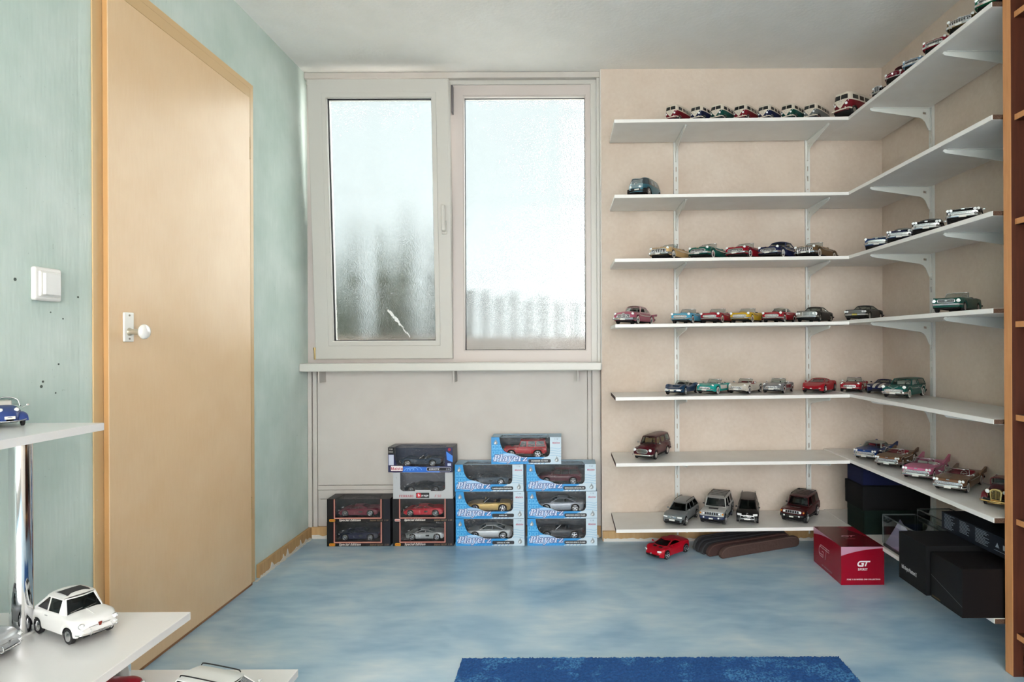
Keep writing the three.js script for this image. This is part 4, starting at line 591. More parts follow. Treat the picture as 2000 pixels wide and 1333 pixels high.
  suv: { L: 4.67, W: 1.87, wr: 0.38, wf: 0.19, wb: 0.79, hub: 'five', ww: 0.24, hood: [[0, 0.76], [0.015, 0.9], [0.06, 1.0], [0.24, 1.1], [0.32, 1.12], [0.6, 1.08], [0.95, 1.06], [1, 0.86]], fen: [[0, 0.74], [0.015, 0.88], [0.1, 1.0], [0.3, 1.03], [0.95, 1.02], [1, 0.82]], wid: [[0, 0.84], [0.04, 0.94], [0.15, 1], [0.85, 1], [0.96, 0.94], [1, 0.88]], fr: 0.88, bow: 0.16, low: [[0, 0.4], [0.05, 0.3], [0.95, 0.32], [1, 0.44]], cab: { t0: 0.28, t1: 0.42, t2: 0.88, t3: 0.97, H: 1.7, wb: 0.9, wt: 0.68, b: [0.52, 0.7], pillar: 0.06, c: 0.08, crown: 0.07, bowl: 0.16, bowlR: 0.08, belt: 1.07 }, grille: [{ w: 0.3, h: 0.15, y: 0.8, t: -0.006, bars: 7, frame: 0.03, bar: 0.012 }], boxLamps: [[0.66, 0.8, 0.4, 0.12, 0.012, 'lens', 0.25]], plate: { y: 0.58, out: 0.05, w: 0.5 }, mirrors: { y: 1.16, t: 0.34 }, rack: 1, seat: 0.5, rows: [0, 0.2], handles: [[0.54, 0.95], [0.7, 0.95]], patches: [[0, 0.06, 0, 0.26, 'black', 'lower_bumper', 0.012, 3], [0.3, 0.68, 0, 0.12, 'black', 'side_skirt', 0.012, 2]], extra: (add, { zf }) => { add('lower_grille', rbox(1.3, 0.16, 0.05, 0.04, 0, 0.5, zf - 0.01), 'black'); add('kidney', [rbox(0.3, 0.16, 0.03, 0.04, 0.2, 0.8, zf + 0.03), rbox(0.3, 0.16, 0.03, 0.04, -0.2, 0.8, zf + 0.03)], 'chrome'); } },
  offroad: { L: 4.82, W: 2.06, wr: 0.44, wf: 0.17, wb: 0.79, hub: 'five', ww: 0.3, arch: 0.52, hood: [[0, 0.95], [0.008, 1.14], [0.1, 1.2], [0.33, 1.22], [0.6, 1.2], [0.98, 1.2], [1, 1.1]], fen: [[0, 0.95], [0.008, 1.1], [0.3, 1.14], [0.98, 1.16], [1, 1.06]], wid: [[0, 0.94], [0.02, 0.98], [0.3, 0.98], [0.98, 0.98], [1, 0.95]], fr: 0.95, inner: 0.8, tum: 0.99, bow: 0.03, low: [[0, 0.62], [0.04, 0.5], [0.96, 0.5], [1, 0.6]], cab: { t0: 0.34, t1: 0.4, t2: 0.95, t3: 0.99, H: 1.98, wb: 0.93, wt: 0.8, b: [0.54, 0.74], pillar: 0.1, a: 0.07, c: 0.1, crown: 0.06, bowl: 0.06, bowlR: 0.04, belt: 1.2, sill: 0.05, plan: 0.05 }, grille: { w: 1.5, h: 0.24, y: 0.98, t: -0.003, bars: 8, frame: 0.03, bar: 0.045, sq: 0.3, m: 'alloy', bow: 0.02 }, lamps: [[0.64, 0.98, 0.085, -0.012, 0]], boxLamps: [[0.9, 0.98, 0.14, 0.14, 0.004, 'amber', 0.1]], bumpF: [{ w: 1.0, y: 0.66, h: 0.26, d: 0.2, out: 0.12, bow: 0.1, wrap: 0.3, m: 'bump' }], bumpR: [{ w: 1, y: 0.66, h: 0.24, m: 'black' }], rack: 7, mirrors: { y: 1.34, t: 0.39, m: 'black' }, handles: [[0.52, 1.06], [0.7, 1.06]], plate: { y: 0.62, out: 0.26, w: 0.34, h: 0.1 }, seat: 0.48, rows: [0, 0.22], patches: [[0.05, 0.29, 0.34, 0.42, 'fl', 'fender_flare', 0.04, 2], [0.67, 0.91, 0.34, 0.42, 'fl', 'fender_flare', 0.04, 2]],
    extra: (add, { zf, z, W2 }) => { add('hood_vent', rbox(0.8, 0.05, 0.3, 0.02, 0, 1.22, z(0.18)), 'black'); add('fog_light', [1, -1].map((s) => lampGeo(0.07, s * W2 * 0.6, 0.68, zf + 0.2)), 'lens'); add('antenna', cyl(0.01, 0.014, 0.7, 6, -W2 * 0.86, 1.5, z(0.3)), 'black'); add('side_step', [1, -1].map((s) => tube([[s * W2 * 0.98, 0.42, z(0.3)], [s * W2 * 1.04, 0.4, z(0.36)], [s * W2 * 1.04, 0.4, z(0.62)], [s * W2 * 0.98, 0.42, z(0.67)]], 0.035, 16, 6)), 'bump'); } },
  van: { L: 4.58, W: 1.84, wr: 0.36, wf: 0.18, wb: 0.79, hub: 'five', hood: [[0, 0.72], [0.015, 0.86], [0.08, 0.98], [0.22, 1.1], [0.6, 1.1], [0.97, 1.08], [1, 0.9]], fen: [[0, 0.7], [0.015, 0.84], [0.1, 0.96], [0.25, 1.03], [0.97, 1.03], [1, 0.86]], wid: [[0, 0.86], [0.05, 0.97], [0.15, 1], [0.9, 0.98], [1, 0.92]], fr: 0.88, bow: 0.18, low: [[0, 0.36], [0.05, 0.28], [0.95, 0.3], [1, 0.4]], cab: { t0: 0.2, t1: 0.36, t2: 0.93, t3: 0.98, H: 1.84, wb: 0.9, wt: 0.7, b: [0.48, 0.7], c: 0.08, crown: 0.07, bowl: 0.16, bowlR: 0.06, belt: 1.08 }, grille: { w: 0.66, h: 0.16, y: 0.72, t: 0, slats: 4, frame: 0.02, bar: 0.012 }, boxLamps: [[0.7, 0.82, 0.38, 0.18, 0.02, 'lens', 0.35]], mirrors: { y: 1.2, t: 0.27, m: 'black' }, plate: { y: 0.5, out: 0.12, w: 0.5 }, rack: 1, seat: 0.42, rows: [0, 0.24], extra: (add, { zf }) => { add('bull_bar', [tube([[-0.62, 0.34, zf + 0.08], [-0.56, 0.66, zf + 0.12], [-0.44, 0.78, zf + 0.12], [0.44, 0.78, zf + 0.12], [0.56, 0.66, zf + 0.12], [0.62, 0.34, zf + 0.08]], 0.04, 40, 8), tube([[-0.58, 0.54, zf + 0.11], [0, 0.54, zf + 0.13], [0.58, 0.54, zf + 0.11]], 0.03, 16, 6)], 'chrome'); add('hood_emblem', new THREE.TorusGeometry(0.07, 0.012, 6, 18).translate(0, 0.9, zf + 0.0), 'chrome'); } },
  speedster: { L: 3.79, W: 1.71, wr: 0.31, wf: 0.21, wb: 0.8, hub: 'five', ww: 0.22, hood: [[0, 0.46], [0.02, 0.54], [0.12, 0.68], [0.26, 0.8], [0.34, 0.84], [0.6, 0.9], [0.8, 0.92], [0.96, 0.86], [1, 0.7]], fen: [[0, 0.47], [0.02, 0.58], [0.1, 0.74], [0.21, 0.82], [0.36, 0.76], [0.55, 0.78], [0.78, 0.92], [0.95, 0.86], [1, 0.7]], wid: [[0, 0.74], [0.04, 0.88], [0.2, 1], [0.45, 0.93], [0.78, 1], [0.96, 0.92], [1, 0.82]], fr: 0.84, inner: 0.64, bow: 0.36, low: [[0, 0.22], [0.06, 0.16], [0.94, 0.18], [1, 0.36]], cab: { t0: 0.3, t1: 0.48, t2: 0.58, t3: 0.74, H: 1.15, wb: 0.8, wt: 0.6, b: [], c: 0.16, crown: 0.05, bowl: 0.22, bowlR: 0.06, belt: 0.82 }, boxLamps: [[0.7, 0.62, 0.3, 0.12, 0.012, 'lens', 0.5]], mirrors: { y: 0.9, t: 0.34 },
    extra: (add, { zf, z, W2, sk }) => { add('air_intake', [rbox(0.5, 0.1, 0.06, 0.03, 0, 0.33, zf - 0.03), ...[1, -1].map((s) => at(rbox(0.22, 0.09, 0.06, 0.03), s * W2 * 0.6, 0.3, zf - 0.15, 0, s * 0.42))], 'black'); add('hood_vent', [1, -1].map((s) => at(rbox(0.3, 0.03, 0.16, 0.01), s * 0.26, sk.hood(0.2) + 0.01, z(0.2), 0.35)), 'black'); add('hood_emblem', [new THREE.TorusGeometry(0.06, 0.013, 6, 18).translate(0, 0.44, zf + 0.02), rbox(0.15, 0.02, 0.02, 0.006, 0, 0.44, zf + 0.02)], 'chrome'); } },
  fin_hard: card({ L: 5.5, W: 2.0, fins: { h: 0.22, t: 0.72 }, cab: { t0: 0.33, t1: 0.41, t2: 0.62, t3: 0.74, H: 1.42, wb: 0.88, wt: 0.7, b: [], c: 0.1, crown: 0.08, bowl: 0.2, bowlR: 0.16 } }),
  fin_open: card({ L: 5.5, W: 2.0, fins: { h: 0.24, t: 0.7 }, open: [0.37, 0.7] }),
  sedan: { L: 4.7, W: 1.83, wr: 0.37, wf: 0.19, wb: 0.79, hub: 'five', ww: 0.22, hood: [[0, 0.6], [0.02, 0.74], [0.1, 0.86], [0.3, 0.96], [0.6, 0.95], [0.8, 0.98], [0.96, 0.94], [1, 0.76]], fen: [[0, 0.58], [0.02, 0.72], [0.12, 0.86], [0.3, 0.9], [0.8, 0.93], [0.97, 0.88], [1, 0.72]], wid: [[0, 0.8], [0.05, 0.94], [0.2, 1], [0.8, 1], [0.96, 0.92], [1, 0.84]], fr: 0.88, bow: 0.24, low: [[0, 0.28], [0.05, 0.18], [0.95, 0.2], [1, 0.34]], cab: { t0: 0.29, t1: 0.45, t2: 0.62, t3: 0.82, H: 1.4, wb: 0.88, wt: 0.64, b: [0.56], c: 0.12, crown: 0.08, bowl: 0.18, bowlR: 0.12, belt: 0.93 }, grille: { w: 0.7, h: 0.2, y: 0.56, t: 0, slats: 5, frame: 0.02 }, boxLamps: [[0.68, 0.66, 0.36, 0.14, 0.03, 'lens', 0.4]], mirrors: { y: 1.0, t: 0.36 }, handles: [[0.53, 0.8]] },
  cabrio: { L: 4.6, W: 1.8, wr: 0.38, wf: 0.19, wb: 0.79, hub: 'five', ww: 0.22, hood: [[0, 0.58], [0.02, 0.72], [0.1, 0.84], [0.34, 0.94], [0.75, 0.95], [0.96, 0.9], [1, 0.74]], fen: [[0, 0.56], [0.02, 0.7], [0.12, 0.84], [0.3, 0.88], [0.78, 0.93], [0.97, 0.86], [1, 0.7]], wid: [[0, 0.8], [0.05, 0.94], [0.2, 1], [0.8, 1], [1, 0.84]], fr: 0.88, bow: 0.24, low: [[0, 0.28], [0.05, 0.18], [0.95, 0.2], [1, 0.34]], open: [0.38, 0.7], screen: { h: 0.42, rake: 0.5, w: 0.84, bow: 0.14 }, boxLamps: [[0.68, 0.64, 0.36, 0.14, 0.03, 'lens', 0.4]], mirrors: { y: 0.98, t: 0.38 } },
  super: { L: 4.9, W: 2.0, wr: 0.34, wf: 0.2, wb: 0.78, hub: 'five', ww: 0.26, hood: [[0, 0.44], [0.02, 0.5], [0.1, 0.62], [0.24, 0.76], [0.4, 0.82], [0.6, 0.88], [0.85, 0.84], [0.97, 0.78], [1, 0.62]], fen: [[0, 0.44], [0.02, 0.52], [0.12, 0.7], [0.2, 0.78], [0.36, 0.76], [0.6, 0.82], [0.78, 0.9], [0.95, 0.82], [1, 0.64]], wid: [[0, 0.7], [0.05, 0.88], [0.2, 0.98], [0.45, 0.93], [0.75, 1], [1, 0.84]], fr: 0.84, bow: 0.4, low: [[0, 0.22], [0.06, 0.14], [0.94, 0.16], [1, 0.34]], cab: { t0: 0.26, t1: 0.42, t2: 0.55, t3: 0.76, H: 1.13, wb: 0.78, wt: 0.54, b: [0.5], c: 0.2, crown: 0.05, bowl: 0.24, bowlR: 0.06, belt: 0.78 }, boxLamps: [[0.66, 0.62, 0.3, 0.08, 0.02, 'lens', 0.5]], mirrors: { y: 0.86, t: 0.34 }, extra: (add, { z, W2 }) => add('side_intake', [1, -1].map((s) => at(rbox(0.04, 0.18, 0.42, 0.015), s * W2 * 0.95, 0.5, z(0.56))), 'black') },
  estate: { L: 4.85, W: 1.8, wr: 0.33, wf: 0.18, wb: 0.77, hub: 'five', hood: [[0, 0.62], [0.02, 0.78], [0.1, 0.88], [0.3, 0.97], [0.6, 0.96], [0.96, 0.95], [1, 0.8]], fen: [[0, 0.6], [0.02, 0.76], [0.12, 0.86], [0.3, 0.9], [0.97, 0.9], [1, 0.74]], wid: [[0, 0.82], [0.05, 0.95], [0.2, 1], [0.85, 0.98], [1, 0.88]], fr: 0.88, bow: 0.2, cab: { t0: 0.28, t1: 0.43, t2: 0.9, t3: 0.975, H: 1.44, wb: 0.88, wt: 0.66, b: [0.52, 0.7], c: 0.08, crown: 0.07, bowl: 0.16, bowlR: 0.08, belt: 0.94 }, grille: { w: 0.6, h: 0.2, y: 0.64, t: 0, slats: 5, frame: 0.02 }, boxLamps: [[0.7, 0.68, 0.36, 0.15, 0.02, 'lens', 0.3]], mirrors: { y: 1.0, t: 0.33 }, rack: 1, seat: 0.46, rows: [0, 0.2], bumpF: [{ w: 1.0, y: 0.45, h: 0.2, d: 0.08, out: 0.02, bow: 0.2, wrap: 0.3, m: 'body' }] },
  cinque: { L: 2.97, W: 1.32, N: 56, wr: 0.255, wf: 0.2, wb: 0.8, ww: 0.14, arch: 0.3, hub: 'cap', hood: [[0, 0.56], [0.015, 0.66], [0.06, 0.75], [0.14, 0.81], [0.28, 0.87], [0.6, 0.86], [0.8, 0.86], [0.93, 0.76], [0.985, 0.62], [1, 0.5]], fen: [[0, 0.5], [0.015, 0.6], [0.06, 0.7], [0.15, 0.77], [0.3, 0.8], [0.7, 0.82], [0.86, 0.8], [0.96, 0.66], [1, 0.48]], wid: [[0, 0.78], [0.02, 0.86], [0.08, 0.94], [0.22, 1], [0.5, 0.99], [0.8, 1], [0.93, 0.9], [1, 0.76]], fr: 0.86, inner: 0.66, bow: 0.1, low: [[0, 0.34], [0.05, 0.25], [0.94, 0.25], [1, 0.36]], cab: { t0: 0.285, t1: 0.385, t2: 0.68, t3: 0.91, H: 1.36, wb: 0.91, wt: 0.72, b: [0.39, 0.61], pillar: 0.05, a: 0.05, c: 0.14, crown: 0.075, bowl: 0.1, bowlR: 0.1, belt: 0.8, sill: 0.045, plan: 0.06 }, lamps: [[0.73, 0.6, 0.075, 0.012]], bumpF: [{ w: 0.93, y: 0.34, h: 0.05, d: 0.05, out: 0.05, bow: 0.14, wrap: 0.12 }], bumpR: [{ w: 0.9, y: 0.36, h: 0.06 }], seat: 0.55, handles: [[0.6, 0.72]], boxLamps: [[0.73, 0.44, 0.1, 0.045, 0.008, 'lens', 0.3]],
    extra: (add, { zf, z, sk }) => { add('sunroof', grid(8, 6, (u, v) => { const s = u * 2 - 1; return [s * 0.34, 1.352 + 0.014 * (1 - s * s) - 0.09 * (2 * v - 1) ** 4 * 0.25 + 0.006 * Math.sin(v * 18), lerp(z(0.4), z(0.64), v)]; }), 'top'); add('badge', at(extr(poly([[-0.045, 0.05], [0.045, 0.05], [0.02, -0.05], [-0.02, -0.05]]), 0.02, { bevelEnabled: true, bevelSize: 0.008, bevelThickness: 0.008 }), 0, 0.55, zf + 0.0), 'badge'); add('front_trim', [1, -1].map((s) => tube([[s * 0.07, 0.545, zf + 0.015], [s * 0.2, 0.535, zf + 0.005], [s * 0.3, 0.53, zf - 0.008]], 0.008, 8, 5)), 'chrome'); add('overrider', [1, -1].map((s) => tube([[s * 0.3, 0.31, zf + 0.02], [s * 0.3, 0.33, zf + 0.09], [s * 0.3, 0.45, zf + 0.1], [s * 0.29, 0.5, zf + 0.05]], 0.012, 12, 6)), 'chrome'); add('bonnet_rib', tube([[0, sk.hood(0.26) + 0.008, z(0.26)], [0, sk.hood(0.2) + 0.008, z(0.2)], [0, sk.hood(0.1) + 0.008, z(0.1)]], 0.01, 10, 5), 'body'); add('wiper', [1, -1].map((s) => at(rbox(0.34, 0.012, 0.012, 0.004), s * 0.2 - 0.08, 0.93, z(0.29) + 0.09, 0, 0, 0.15)), 'chrome'); } },
};
SP.fin_hard.grille = SP.fin_open.grille = { w: 1.66, h: 0.22, y: 0.62, t: 0, bars: 16, slats: 3, frame: 0.02, bar: 0.012, back: 'alloy', sq: 0.35, bow: 0.03 };
SP.fin_hard.lamps = SP.fin_open.lamps = [[0.86, 0.84, 0.085, 0.004], [0.68, 0.84, 0.085, 0.0]];
SP.fin_hard.bumpF = SP.fin_open.bumpF = [{ w: 1.02, y: 0.46, h: 0.2, d: 0.11, out: 0.1, bow: 0.08, wrap: 0.4, bul: [0.72], br: 0.1, by: 0.52 }];
SP.fin_open.mirrors = SP.fin_hard.mirrors = { y: 1.06, t: 0.35, m: 'chrome' };
SP.fin_open.hood = SP.fin_hard.hood = [[0, 0.78], [0.01, 0.9], [0.06, 0.94], [0.3, 0.97], [0.5, 0.95], [0.75, 0.93], [0.95, 0.88], [1, 0.76]];
SP.fin_open.fen = SP.fin_hard.fen = [[0, 0.82], [0.01, 0.94], [0.1, 0.96], [0.3, 0.94], [0.5, 0.9], [0.75, 0.92], [0.95, 0.9], [1, 0.78]];

// box-shaped van bodies: a rounded plan outline stacked in levels, split at the belt line; a: angle round the plan, 0 at the nose
function vanSkin(L, W, H, o = {}) {
  const e = o.e ?? 4, plan = (a) => { const c = Math.cos(a), s = Math.sin(a), r = (Math.abs(s) ** e + Math.abs(c) ** e) ** (-1 / e); return [s * r * W / 2, c * r * L / 2]; };
  const inset = (y) => { const f = clamp((y - (o.y1 ?? 1.1)) / (H - (o.y1 ?? 1.1)), 0, 1), g = clamp(((o.y0 ?? 0.5) - y) / 0.3, 0, 1); return [0.93 ** 0 - (o.tx ?? 0.1) * f ** 1.3 - 0.05 * g * g, 1 - (o.tz ?? 0.045) * f ** 1.4 - 0.03 * g * g]; };
  return (a, y) => { const [x, z] = plan(a), [ix, iz] = inset(y), nose = Math.cos(a) > 0 ? (o.rake ?? 0.1) * clamp((y - 0.7) / (H - 0.7), 0, 1) ** 1.3 * Math.cos(a) ** 4 : 0; return [x * ix, y, z * iz - nose]; };
}
function vanParts(key, o) {
  if (kit[key]) return kit[key];
  const { L, W, H } = o, P = vanSkin(L, W, H, o), parts = [], add = (n, g, m, sub) => { parts.push({ n, g: Array.isArray(g) ? (g.length > 1 ? merge(g) : g[0]) : g, m, sub }); return parts.length - 1; };
  const belt = o.belt ?? ((a) => lerp(1.15, 0.5, Math.max(0, 1 - Math.abs(Math.tan(a)) * 1.5) * (Math.cos(a) > 0 ? 1 : 0))), low = o.low ?? 0.3, wr = o.wr ?? 0.33, wz = o.wz ?? [1.38, -1.02], ar = wr * 1.15, NA = 96;
  const sill = (a) => { const p = P(a, 0.5); let b = low; if (Math.abs(p[0]) > W * 0.4) for (const w of wz) { const d = p[2] - w; if (Math.abs(d) < ar) b = Math.max(b, wr + Math.sqrt(ar * ar - d * d)); } return b; };
  const ang = (u) => { const a = u * 2 * PI; return a - 0.42 * Math.sin(2 * a) * 0.5; };
  add('body', grid(NA, 8, (u, v) => { const a = ang(u), b = Math.min(sill(a), belt(a) - 0.02); return P(a, lerp(b, belt(a), v)); }), 'body');
  const top = H - 0.16, upper = grid(NA, 8, (u, v) => { const a = ang(u); return P(a, lerp(belt(a), top, v)); }), roof = grid(NA, 8, (u, v) => { const a = ang(u), p = P(a, top), s = Math.cos(v * PI / 2) ** 0.7; return [p[0] * s, top + 0.16 * Math.sin(v * PI / 2) ** 0.9, p[2] * s]; });
  add('upper_body', [upper], 'upper'); add('roof', [roof], 'roof');
  add('chassis', rbox(W * 0.84, 0.4, L * 0.9, 0.06, 0, 0.42, 0), 'under');
  if (o.strip !== 0) add('belt_trim', tube(Array.from({ length: 48 }, (_, i) => { const a = ang(i / 48), p = P(a, belt(a)); return [p[0] * 1.003, p[1], p[2] * 1.002]; }), 0.016, 96, 4, true), o.stripMat ?? 'upper');
  for (const wzz of wz) for (const s of [1, -1]) { const x = W / 2 * 0.93 - 0.1, w = add('wheel', at(wheelGeo(wr, 0.18), s * x, wr, wzz), 'rubber'); add('hubcap', hubGeo(wr, 0.18, o.hub ?? 'cap').map((q) => (s > 0 ? at(q, x, wr, wzz) : at(at(q, 0, 0, 0, 0, PI), -x, wr, wzz))), 'chrome', w); }
  // panes: patches on the skin between two angles or, on the sides, between two z values
  const lift = (a, y, d) => { const p = P(a, y), q = P(a + 0.01, y), r = P(a - 0.01, y), dx = q[0] - r[0], dz = q[2] - r[2], l = Math.hypot(dx, dz) || 1; return [p[0] - dz / l * d * -1 * -1 * (dz === 0 ? 0 : 1) * -1 * -1, p[1], p[2] + dx / l * d]; };
  const win = (a0, a1, y0, y1, d = 0.012) => grid(8, 4, (u, v) => { const a = lerp(a0, a1, u), e = 0.5 - Math.abs(v - 0.5) < 0.2 ? 0 : 0; const p = P(a, lerp(y0, y1, v)), c = V3(p[0], 0, p[2] * (W / L)).normalize(); return [p[0] + c.x * d, p[1], p[2] + c.z * d]; });
  const atZ = (zz, s) => { let lo = 0.02, hi = PI - 0.02; for (let i = 0; i < 40; i++) { const m = (lo + hi) / 2; P(m, 1.4)[2] > zz ? (lo = m) : (hi = m); } return s * lo; };
  for (const [a0, a1, y0, y1] of o.front) for (const s of [1, -1]) { add('windshield', win(s * a0, s * a1, y0, y1), 'dark'); }
  for (const [z0, z1, y0, y1] of o.sides) for (const s of [1, -1]) { const f = add('window', win(atZ(z0, s), atZ(z1, s), y0 - 0.03, y1 + 0.03, 0.006), 'upper'); add('pane', win(atZ(z0 - 0.03, s), atZ(z1 + 0.03, s), y0, y1, 0.014), 'dark', f); }
  for (const s of [1, -1]) { const a = o.lampA ?? 0.62, p = P(s * a * 0.62, o.lampY ?? 0.78), q = o.lampYaw ?? s * 0.3; const h = add('headlight', at(at(lampGeo(o.lampR ?? 0.1, 0, 0, 0), 0, 0, 0, 0, s * 0.28), p[0], p[1], p[2] + 0.01), 'lens'); add('headlight_ring', at(at(ringGeo(o.lampR ?? 0.1, 0, 0, 0), 0, 0, 0, 0, s * 0.28), p[0], p[1], p[2] + 0.01), 'chrome', h); }
  const zf = P(0, 0.42)[2];
  add('front_bumper', [bumperBar(W / 2 * (o.bw ?? 1), 0.4, zf + (o.bo ?? 0.08), 0.11, 0.07, 0.1, 0.3), ...(o.overriders ?? true ? [1, -1].map((s) => rbox(0.07, 0.2, 0.1, 0.03, s * 0.5, 0.43, zf + 0.08)) : [])], o.bump ?? 'upper');
  add('rear_bumper', bumperBar(W / 2, 0.4, -zf - 0.06, 0.11, 0.07, 0.1, 0.3, -1), o.bump ?? 'upper');
  (o.extra ?? (() => {}))(add, { P, zf, W, L, H, win });
  return (kit[key] = parts);
}
const busSides = [0, 1, 2, 3, 4].map((i) => [1.62 - i * 0.73 - (i ? 0.12 : 0), 1.62 - i * 0.73 - 0.64 - (i ? 0.12 : 0.06), 1.25, 1.6]);
const toyBus = () => vanParts('toy_bus', { L: 4.28, W: 1.75, H: 1.94, front: [[0.04, 0.62, 1.23, 1.62]], sides: busSides, lampY: 0.84, lampA: 0.86,
  extra: (add, { P, zf }) => { add('roof_rail', [1, -1].map((s) => tube([[s * 0.62, 1.84, 1.5], [s * 0.66, 1.83, 0], [s * 0.62, 1.84, -1.7]], 0.014, 12, 4)), 'chrome'); const p = P(0, 1.0); add('front_emblem', [new THREE.TorusGeometry(0.15, 0.02, 6, 26).translate(0, 0.98, p[2] + 0.03)], 'chrome'); add('indicator', [1, -1].map((s) => lampGeo(0.04, s * 0.66, 1.04, P(0.62, 1.0)[2] + 0.01)), 'lens'); } });
const conceptBus = () => vanParts('concept_bus', { L: 4.4, W: 2.0, H: 1.72, e: 2.8, rake: 0.95, tx: 0.24, tz: 0.08, y1: 0.9, belt: (a) => lerp(1.0, 0.9, Math.max(0, Math.cos(a)) ** 6), front: [[0.0, 0.5, 1.08, 1.5]], sides: [[0.9, 0.3, 1.06, 1.42], [0.22, -0.7, 1.06, 1.44], [-0.78, -1.7, 1.06, 1.42]], wr: 0.38, hub: 'six', lampY: 0.72, lampR: 0.08, bump: 'under', bw: 0.8, bo: -0.02, overriders: false, strip: 0,
  extra: (add, { P, win }) => { add('front_panel', win(-0.56, 0.56, 0.64, 1.06, 0.012), 'silver'); add('lower_grille', win(-0.42, 0.42, 0.36, 0.58, 0.03), 'black'); add('licence_plate', rbox(0.4, 0.1, 0.02, 0.006, 0.15, 0.48, P(0, 0.5)[2] + 0.05), 'plate'); add('front_emblem', new THREE.TorusGeometry(0.12, 0.02, 6, 24).translate(0, 0.98, P(0, 0.98)[2] + 0.03), 'chrome'); } });

// pre-war car: narrow bonnet behind an upright radiator, swept separate wings
const vintage = () => kit.vintage ?? (kit.vintage = (() => {
  const parts = [], add = (n, g, m, sub) => { parts.push({ n, g: Array.isArray(g) ? (g.length > 1 ? merge(g) : g[0]) : g, m, sub }); return parts.length - 1; };
  const hull = (z) => { const a = smooth(2.0, 0.2, z), b = smooth(-1.7, -2.3, z); return { w: lerp(0.34, 0.74, a) * (1 - 0.25 * b), t: lerp(1.12, 1.12, a) * (1 - 0.16 * b), y: 0.46 }; };
  add('body', grid(24, 30, (u, v) => { const z = lerp(2.0, -2.35, v), h = hull(z), q = u * PI, c = Math.cos(q), s = Math.sin(q); return [-Math.sign(c) * Math.abs(c) ** 0.45 * h.w, h.y + (h.t - h.y) * s ** 0.5, z]; }), 'body');
  add('chassis', rbox(1.1, 0.24, 4.3, 0.05, 0, 0.42, -0.05), 'under');
  const wing = (z0, r, len, x) => { const path = Array.from({ length: 15 }, (_, i) => { const q = i / 14; const a = lerp(PI * 0.06, PI * 0.82, q); return q < 0.75 ? [z0 + Math.cos(a) * r * 1.06, 0.36 + Math.sin(a) * r * 1.12] : [z0 - r * 0.62 - (q - 0.75) * 4 * len, 0.36 + lerp(0.68 * r, 0.04, smooth(0.75, 1, q))]; }); return grid(8, 14, (u, v) => { const p = path[Math.round(v * 14)], s = u * 2 - 1; return [x + s * 0.19 * (v > 0.9 ? 0.8 : 1), p[1] + 0.09 * (1 - s * s) - 0.05 * Math.abs(s) ** 3, p[0]]; }); };
  for (const s of [1, -1]) { add('front_wing', wing(1.42, 0.43, 1.0, s * 0.68), 'body'); add('rear_wing', wing(-1.3, 0.44, 0.5, s * 0.72), 'body'); }
  for (const s of [1, -1]) add('running_board', rbox(0.3, 0.05, 1.7, 0.02, s * 0.76, 0.36, 0.1), 'trim');
  for (const z of [1.42, -1.3]) for (const s of [1, -1]) { const w = add('wheel', at(wheelGeo(0.36, 0.16), s * 0.68, 0.36, z), 'rubber'); add('hubcap', hubGeo(0.36, 0.16, 'cap').map((q) => (s > 0 ? at(q, 0.68, 0.36, z) : at(at(q, 0, 0, 0, 0, PI), -0.68, 0.36, z))), 'chrome', w); }
  const gr = poly([[-0.27, 0.42], [0.27, 0.42], [0.33, 1.02], [0.2, 1.13], [0, 1.17], [-0.2, 1.13], [-0.33, 1.02]]), gi = [[-0.22, 0.48], [0.22, 0.48], [0.27, 1.0], [0.16, 1.08], [0, 1.11], [-0.16, 1.08], [-0.27, 1.0]];
  gr.holes.push(holeOf(gi));
  const shell = add('radiator', at(extr(gr, 0.14, { bevelEnabled: true, bevelSize: 0.02, bevelThickness: 0.03, bevelSegments: 2 }), 0, 0, 1.96), 'gold');
  add('radiator_grille', [...Array.from({ length: 13 }, (_, i) => rbox(0.012, 0.6, 0.02, 0.004, (i - 6) * 0.038, 0.78, 2.05)), rbox(0.03, 0.64, 0.04, 0.01, 0, 0.78, 2.07)], 'gold', shell);
  for (const s of [1, -1]) { const h = add('headlight', lampGeo(0.13, s * 0.47, 0.98, 2.0), 'lens'); add('headlight_shell', [at(lathe([[0, -0.24], [0.07, -0.2], [0.12, -0.1], [0.14, 0], [0.145, 0.02], [0.13, 0.03]], 18), s * 0.47, 0.98, 2.0, PI / 2), cyl(0.02, 0.02, 0.3, 8, s * 0.47, 0.8, 1.92)], 'gold', h); }
  add('front_bumper', [bumperBar(0.92, 0.4, 2.3, 0.09, 0.06, 0.14, 0.2), bumperBar(0.5, 0.31, 2.28, 0.06, 0.05, 0.1, 0.1)], 'gold');
  add('windshield', grid(6, 2, (u, v) => [(u * 2 - 1) * 0.58, 1.08 + v * 0.4, 0.24 - v * 0.06]), 'glass');
  add('windshield_frame', tube([[-0.62, 1.06, 0.25], [-0.6, 1.5, 0.18], [0, 1.53, 0.19], [0.6, 1.5, 0.18], [0.62, 1.06, 0.25]], 0.035, 40, 6), 'body');
  add('roof', [grid(10, 8, (u, v) => { const s = u * 2 - 1; return [s * 0.62, 1.5 + 0.1 * (1 - s * s) - 0.3 * smooth(0.6, 1, v), lerp(0.2, -1.5, v)]; }), ...[1, -1].flatMap((s) => [rbox(0.05, 0.44, 0.07, 0.01, s * 0.61, 1.3, -0.55), rbox(0.05, 0.5, 0.5, 0.01, s * 0.61, 1.28, -1.2)])], 'roof');
  for (const s of [1, -1]) add('side_window', grid(2, 2, (u, v) => [s * 0.6, 1.08 + v * 0.4, lerp(0.15, -0.95, u)]), 'glass');
  for (const s of [1, -1]) add('seat', rbox(0.5, 0.5, 0.14, 0.05, s * 0.3, 1.16, -0.7), 'seat');
  return parts;
})());
